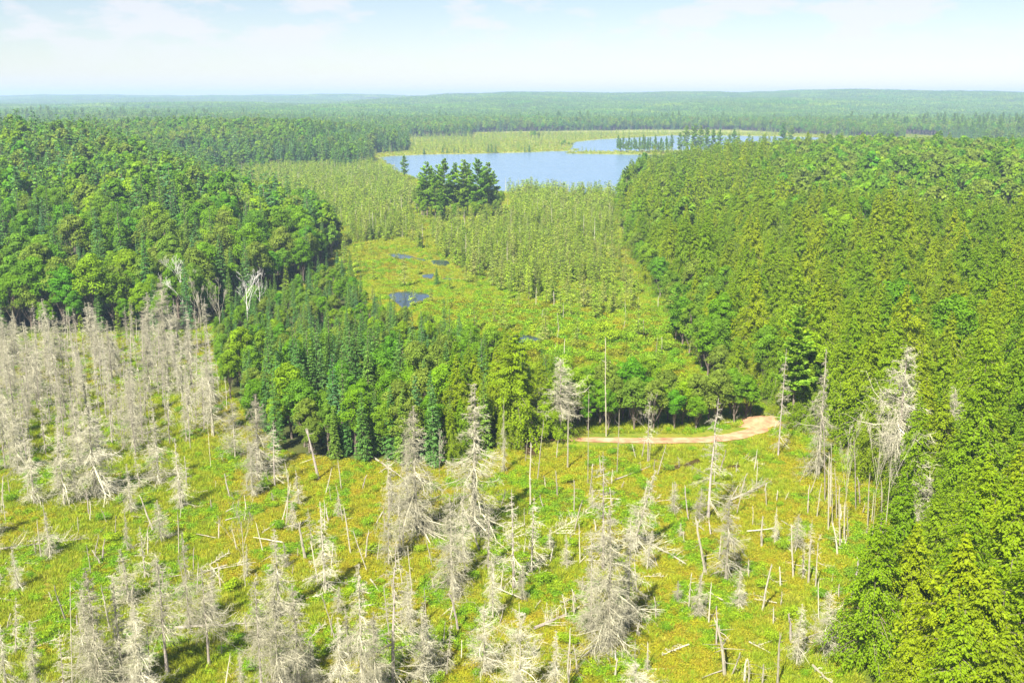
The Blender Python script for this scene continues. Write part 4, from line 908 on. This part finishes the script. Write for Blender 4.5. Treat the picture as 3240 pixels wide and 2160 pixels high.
# poles and stumps: foot x, foot y, top x, top y, radius factor
def pole(xb, yb, xt, yt, rf, label, dark=False, group=None, v=None):
    px, py = G(xb, yb); d = ray(xt, yt); t = py / d[1]; tx_, tz = d[0] * t, CH + d[2] * t; h = math.hypot(tz, tx_ - px); lx = math.atan2(tx_ - px, tz)
    me = (POLED if dark else POLE)[int(rng.integers(3 if dark else 8)) if v is None else v]; s = h / 6.3
    o = make('dead_pole', me, px, py, -.1, 0, s, label, 'dead trunk', group, (0, lx), rf / max(s, .3)); return o
PL = [(2293, 2135, 2287, 1960, 2.6, 'thick pale broken trunk alone on the orange bog'), (1009, 1518, 972, 1357, 2.2, 'thick twisted broken trunk before the central firs'),
 (966, 1765, 942, 1647, 1.8, 'leaning whitish stump left of centre'), (1156, 1765, 1167, 1678, 1.5, 'whitish stub right of the leaning stump'), (486, 1682, 449, 1563, 1.6, 'leaning bare trunk in the left bog'),
 (2232, 1812, 2205, 1640, 2.2, 'thick leaning broken trunk before the pale feathery spruce'), (2410, 1730, 2412, 1630, 1.6, 'reddish bare pole right of the feathery spruce'),
 (2692, 1905, 2735, 1760, 2.0, 'leaning grey trunk with dark shadow at lower right'), (2760, 1935, 2782, 1785, 1.7, 'grey trunk at the edge of the bottom-right hemlocks'),
 (2502, 2030, 2496, 1930, 1.4, 'dark stub left of the flat-topped dead tree'), (2708, 2060, 2700, 1962, 1.5, 'brown stub against the bottom-right hemlocks'),
 (2460, 2170, 2464, 2000, 1.2, 'straight bare pole at the bottom right'), (2650, 1755, 2646, 1652, 1.6, 'pair of grey stub poles in the right bog'),
 (2510, 1828, 2506, 1655, 1.3, 'branch-stubbed pole in the right bog'), (2558, 1845, 2562, 1702, 1.3, 'second branch-stubbed pole in the right bog'), (2580, 1860, 2588, 1718, 1.3, 'third branch-stubbed pole in the right bog'),
 (2412, 1932, 2440, 1782, 1.4, 'slanted bare pole in the middle of the right bog'), (2074, 1958, 2080, 1888, 1.3, 'short pale stick on open orange bog'), (2020, 2012, 2019, 1966, 1.6, 'short stub right of the largest cream spruce'),
 (1800, 2168, 1798, 2048, 1.3, 'bare pole at bottom centre'), (1825, 2120, 1824, 2040, 1.3, 'shorter bare pole at bottom centre'), (1792, 1955, 1788, 1880, 1.2, 'thin stick pair left of the largest cream spruce'),
 (1818, 1945, 1810, 1875, 1.2, 'second thin stick left of the largest cream spruce'), (1945, 2145, 1946, 2085, 1.6, 'forked stub at the bottom edge'), (2355, 2160, 2357, 2080, 1.2, 'stub pole at the bottom edge right of the thick trunk'),
 (2368, 2165, 2378, 2085, 1.2, 'slanted stub pole at the bottom edge'), (2412, 2168, 2412, 2095, 1.2, 'another stub pole at the bottom edge'), (2457, 1585, 2458, 1550, 1.2, 'tiny stub by the fallen spruce crown'),
 (2627, 1607, 2625, 1460, 1.2, 'bare pole near the skirted dead spruce'), (1796, 1482, 1797, 1293, 1.3, 'thin whitish pole in front of the shrubs left of the road'), (1700, 1520, 1722, 1330, 1.1, 'leaning thin pole by the young fir at the road'),
 (1678, 1600, 1679, 1400, 1.3, 'pale pole standing by the yellow bush'), (1918, 1380, 1915, 1070, 1.0, 'thin tall dead pole among the shrubs behind the road'), (1860, 1530, 1860, 1240, 1.0, 'thin dead pole crossing the left end of the road'),
 (1952, 1500, 1958, 1300, .9, 'thin pole crossing the sandy road'), (1232, 2010, 1215, 1860, 1.2, 'leaning bare pole near bottom centre'), (420, 1890, 419, 1858, 1.6, 'small white stub left'), (418, 1920, 420, 1850, 1.4, 'white upright stick in the left bog'),
 (321, 1790, 297, 1738, 1.6, 'leaning white stub above the twin dead spruces'), (228, 2170, 222, 1850, .9, 'very thin tall bare pole at bottom left'), (1225, 1900, 1265, 1880, 1.0, 'short slanted stick by the central thin dead spruces'),
 (905, 1660, 918, 1500, 1.2, 'one of two crossed poles in the left centre'), (890, 1655, 925, 1530, 1.2, 'other of two crossed poles in the left centre'), (1305, 1885, 1290, 1730, 1.0, 'leaning thin pole in the centre'),
 (1110, 1750, 1085, 1600, 1.2, 'thin leaning pole left of the slender dead spruce'), (1450, 2000, 1440, 1870, 1.6, 'dark broken pole below the central dense spruce'), (1517, 1740, 1470, 1590, 1.8, 'leaning pinkish trunk at the foot of the tallest dead spruce')]
for t_ in PL: pole(*t_, dark='dark' in t_[5] or 'grey trunk' in t_[5] or 'twisted' in t_[5])
lb = 'slender bare pole in the group by the right forest'
for i in range(15):
    xb = 2610 + (i * 37 % 235); yb = 1590 + (i * 53 % 150)
    pole(xb, yb, xb + int(rng.integers(-8, 12)), yb - 90 - int(rng.integers(0, 190)), .75 + .5 * rng.random(), lb, i % 3 == 0, 'group of bare poles by the right forest')

# random fill: snags of the left field, thin spruces, poles
def zone_fill(P, sp, seed, fn, lim):
    P = [Go(*p) for p in P]; A_ = np.array(P); xx, yy = scatter(A_[:, 0].min(), A_[:, 0].max(), A_[:, 1].min(), A_[:, 1].max(), sp, seed)
    k = inpoly(xx, yy, P) & (sdist(xx, yy, P_OPEN) < 0) & (sdist(xx, yy, P_CLUMP) > 1) & inview(xx, yy, 2, 40); xx, yy = xx[k], yy[k]
    o = np.random.default_rng(seed).permutation(len(xx))[:lim]
    for j in o: fn(xx[j], yy[j])
def snag_at(sc0, sc1, protos, lb, grp, wr=(.6, 1.0)):
    def f(px, py):
        p = protos[int(rng.integers(len(protos)))]; s = (sc0 + (sc1 - sc0) * rng.random()) / 13
        o = make('dead_spruce', (('trunk', SNAG[p][0]), ('branches', SNAG[p][1])), px, py, -.1, rng.random() * 6.28, s, lb, 'dead tree', grp, (rng.normal(0, .035), rng.normal(0, .035)), wr[0] + (wr[1] - wr[0]) * rng.random())
    return f
def pole_at(h0, h1, lb, grp, rf=1.2, lean=.08):
    def f(px, py):
        h = h0 + (h1 - h0) * rng.random() ** 1.5; s = h / 6.3; me = POLE[int(rng.integers(8))] if rng.random() < .85 else POLED[int(rng.integers(3))]
        make('dead_pole', me, px, py, -.1, rng.random() * 6.28, s, lb, 'dead trunk', grp, (rng.normal(0, lean), rng.normal(0, lean)), rf * (.7 + .6 * rng.random()) / max(s, .3))
    return f
zone_fill([(-60, 800), (480, 790), (500, 900), (480, 1000), (330, 1060), (-60, 1090)], 3.7, 41, snag_at(8, 14, [3, 3, 3, 6, 1], 'thin grey dead spruce crowded in the snag field at the left', 'thin grey dead spruces of the left snag field', (.8, 1.25)), 210)
zone_fill([(-60, 790), (490, 780), (520, 930), (620, 1060), (400, 1130), (-60, 1130)], 4.6, 42, pole_at(6, 12, 'tall thin bare pole between the dead spruces of the left snag field', 'bare poles in the left snag field', .6, .05), 45)
zone_fill([(-60, 1130), (600, 1100), (1100, 1150), (1130, 1580), (-60, 1580)], 4.6, 43, pole_at(1.5, 6.5, 'bare dead pole on the lower left bog', 'bare poles on the lower left bog', .9, .12), 105)
zone_fill([(1130, 1040), (1700, 1050), (2000, 1180), (2000, 1560), (1130, 1560)], 5.0, 44, pole_at(1.5, 5.5, 'bare dead pole on the lower right bog', 'bare poles on the lower right bog', 1.0, .12), 85)
zone_fill([(-60, 1120), (650, 1100), (1100, 1150), (1130, 1600), (-60, 1600)], 8.5, 45, snag_at(3.5, 8, [0, 1, 3, 5], 'small twiggy dead spruce between the larger ones on the lower left bog', 'small dead spruces of the lower left bog', (1.1, 1.7)), 34)
zone_fill([(1130, 1180), (1700, 1150), (1950, 1300), (1900, 1560), (1130, 1560)], 10, 46, snag_at(2.5, 6, [0, 1, 3, 5], 'small twiggy dead spruce on the lower right bog', 'small dead spruces of the lower right bog', (1.1, 1.7)), 18)
zone_fill([(1200, 700), (1530, 700), (1560, 930), (1330, 960)], 9, 47, pole_at(3, 7, 'thin dead pole sticking out of the shrubs behind the road', 'dead poles among the shrubs behind the road', .8, .06), 22)

# fallen trunks
def log(xa, ya, xb_, yb_, r, label, br=0, dark=False, group=None, lift=0.0):
    p, q = G(xa, ya), G(xb_, yb_); ln = math.hypot(q[0] - p[0], q[1] - p[1]); a = math.atan2(q[1] - p[1], q[0] - p[0])
    tk, b = log_mesh(int(rng.integers(1e6)), ln, r, br, 'darkdead' if dark else 'dead')
    make('fallen_trunk', (('trunk', tk), ('branches', b)) if b else tk, p[0], p[1], .12 + lift, a, 1, label, 'fallen tree', group, (0, -math.atan2(lift * 3, ln) if lift else 0))
LG = [(2310, 1590, 2440, 1530, .16, 'fallen spruce with its branches standing up pointing at the forest', 46), (1995, 1690, 2170, 1790, .2, 'fallen spruce with long white branches beside the leaning dead tree', 60),
 (1945, 1523, 2055, 1478, .13, 'pale log slanting before the dark pool', 4), (2080, 1590, 2170, 1580, .08, 'thin pale fallen stem left of the leaning dead tree', 0), (1735, 1700, 1865, 1625, .16, 'fallen brushy spruce between the slim pair and the central spire', 40),
 (1690, 1995, 1860, 1910, .2, 'curving grey fallen spruce at bottom centre', 30), (0, 1742, 300, 1702, .2, 'grey fallen trunk heap at the left edge', 40), (35, 1760, 125, 1757, .09, 'pale thin log under the left heap', 0),
 (422, 1763, 500, 1762, .08, 'broken whitish stick in the left bog', 0), (550, 1995, 820, 1975, .2, 'long grey log lying near the bottom left', 18), (690, 1805, 810, 1785, .10, 'thin pale log in the left centre', 6),
 (20, 2005, 130, 1965, .12, 'pale log slanting at the bottom left', 0), (90, 2052, 172, 2040, .10, 'lower pale log at the bottom left', 0), (450, 1735, 540, 1490, .06, 'thin long fallen stem in the left bog', 0),
 (2370, 2035, 2440, 2070, .09, 'first log of the crossed pair on the orange bog', 5), (2395, 2050, 2460, 2026, .09, 'second log of the crossed pair on the orange bog', 0), (2570, 2112, 2640, 2175, .16, 'thick pale log at the bottom edge before the hemlocks', 14),
 (2700, 1845, 2780, 1880, .14, 'dark fallen branch at the foot of the grey trunks', 8), (1180, 1450, 1290, 1530, .18, 'pinkish broken log pile before the central firs', 22), (950, 1470, 1030, 1440, .08, 'pale slanting log at the clump edge', 0),
 (2470, 1650, 2560, 1700, .1, 'dark log in the wet patch at right', 8), (2340, 1450, 2420, 1475, .1, 'branchy log near the sand bank', 16), (2290, 1340, 2400, 1325, .1, 'fallen branch lying over the sand bank', 12),
 (670, 1800, 720, 1860, .1, 'leaning crossed stick in the left centre', 0), (320, 1530, 395, 1480, .06, 'thin slanting stem in the snag field', 0), (830, 1690, 880, 1650, .1, 'pale twin sticks left of the leaning stump', 4),
 (1260, 1460, 1200, 1500, .12, 'pale broken log by the firs', 12), (1810, 1660, 1735, 1680, .1, 'twiggy fallen top in the centre', 30)]
for t_ in LG: log(*t_, dark='dark' in t_[5] or 'grey' in t_[5])
lgz = [(-60, 1150), (640, 1120), (1130, 1150), (1700, 1150), (1930, 1300), (1900, 1560), (-60, 1560)]
LGV = [log_mesh(900 + i, 3.5, .08 + .02 * (i % 2), [0, 5, 12, 0, 20][i]) for i in range(5)]
def log_at(px, py):
    t_, b = LGV[int(rng.integers(5))]; left = px < -5
    lb = 'weathered fallen stem lying on the ' + ('lower left' if left else 'lower right') + ' bog'
    make('fallen_trunk', (('trunk', t_), ('branches', b)) if b else t_, px, py, .15, rng.normal(.5, .7) + (math.pi if rng.random() < .5 else 0), .5 + .8 * rng.random(), lb, 'fallen tree', 'fallen stems on the ' + ('lower left' if left else 'lower right') + ' bog', (0, rng.normal(0, .06)))
zone_fill(lgz, 5.6, 48, log_at, 130)

# ================================================================== HAZE
me = bpy.data.meshes.new('haze'); x0, x1, y0, y1, z0, z1 = -14200, 14200, -400, 14800, -3.5, 130
me.from_pydata([(x0, y0, z0), (x1, y0, z0), (x1, y1, z0), (x0, y1, z0), (x0, y0, z1), (x1, y0, z1), (x1, y1, z1), (x0, y1, z1)], [],
               [(3, 2, 1, 0), (4, 5, 6, 7), (0, 1, 5, 4), (1, 2, 6, 5), (2, 3, 7, 6), (3, 0, 4, 7)])
m, nt = mat('haze'); v = nt.nodes.new('ShaderNodeVolumePrincipled'); v.inputs['Density'].default_value = .00016; v.inputs['Color'].default_value = (.52, .71, 1.0, 1); v.inputs['Anisotropy'].default_value = .1
o = nt.nodes.new('ShaderNodeOutputMaterial'); nt.links.new(v.outputs[0], o.inputs['Volume']); me.materials.append(m)
hz = new('haze', me); hz['kind'] = 'stuff'; hz['label'] = 'pale blue summer haze over the far hills'; hz['category'] = 'haze'
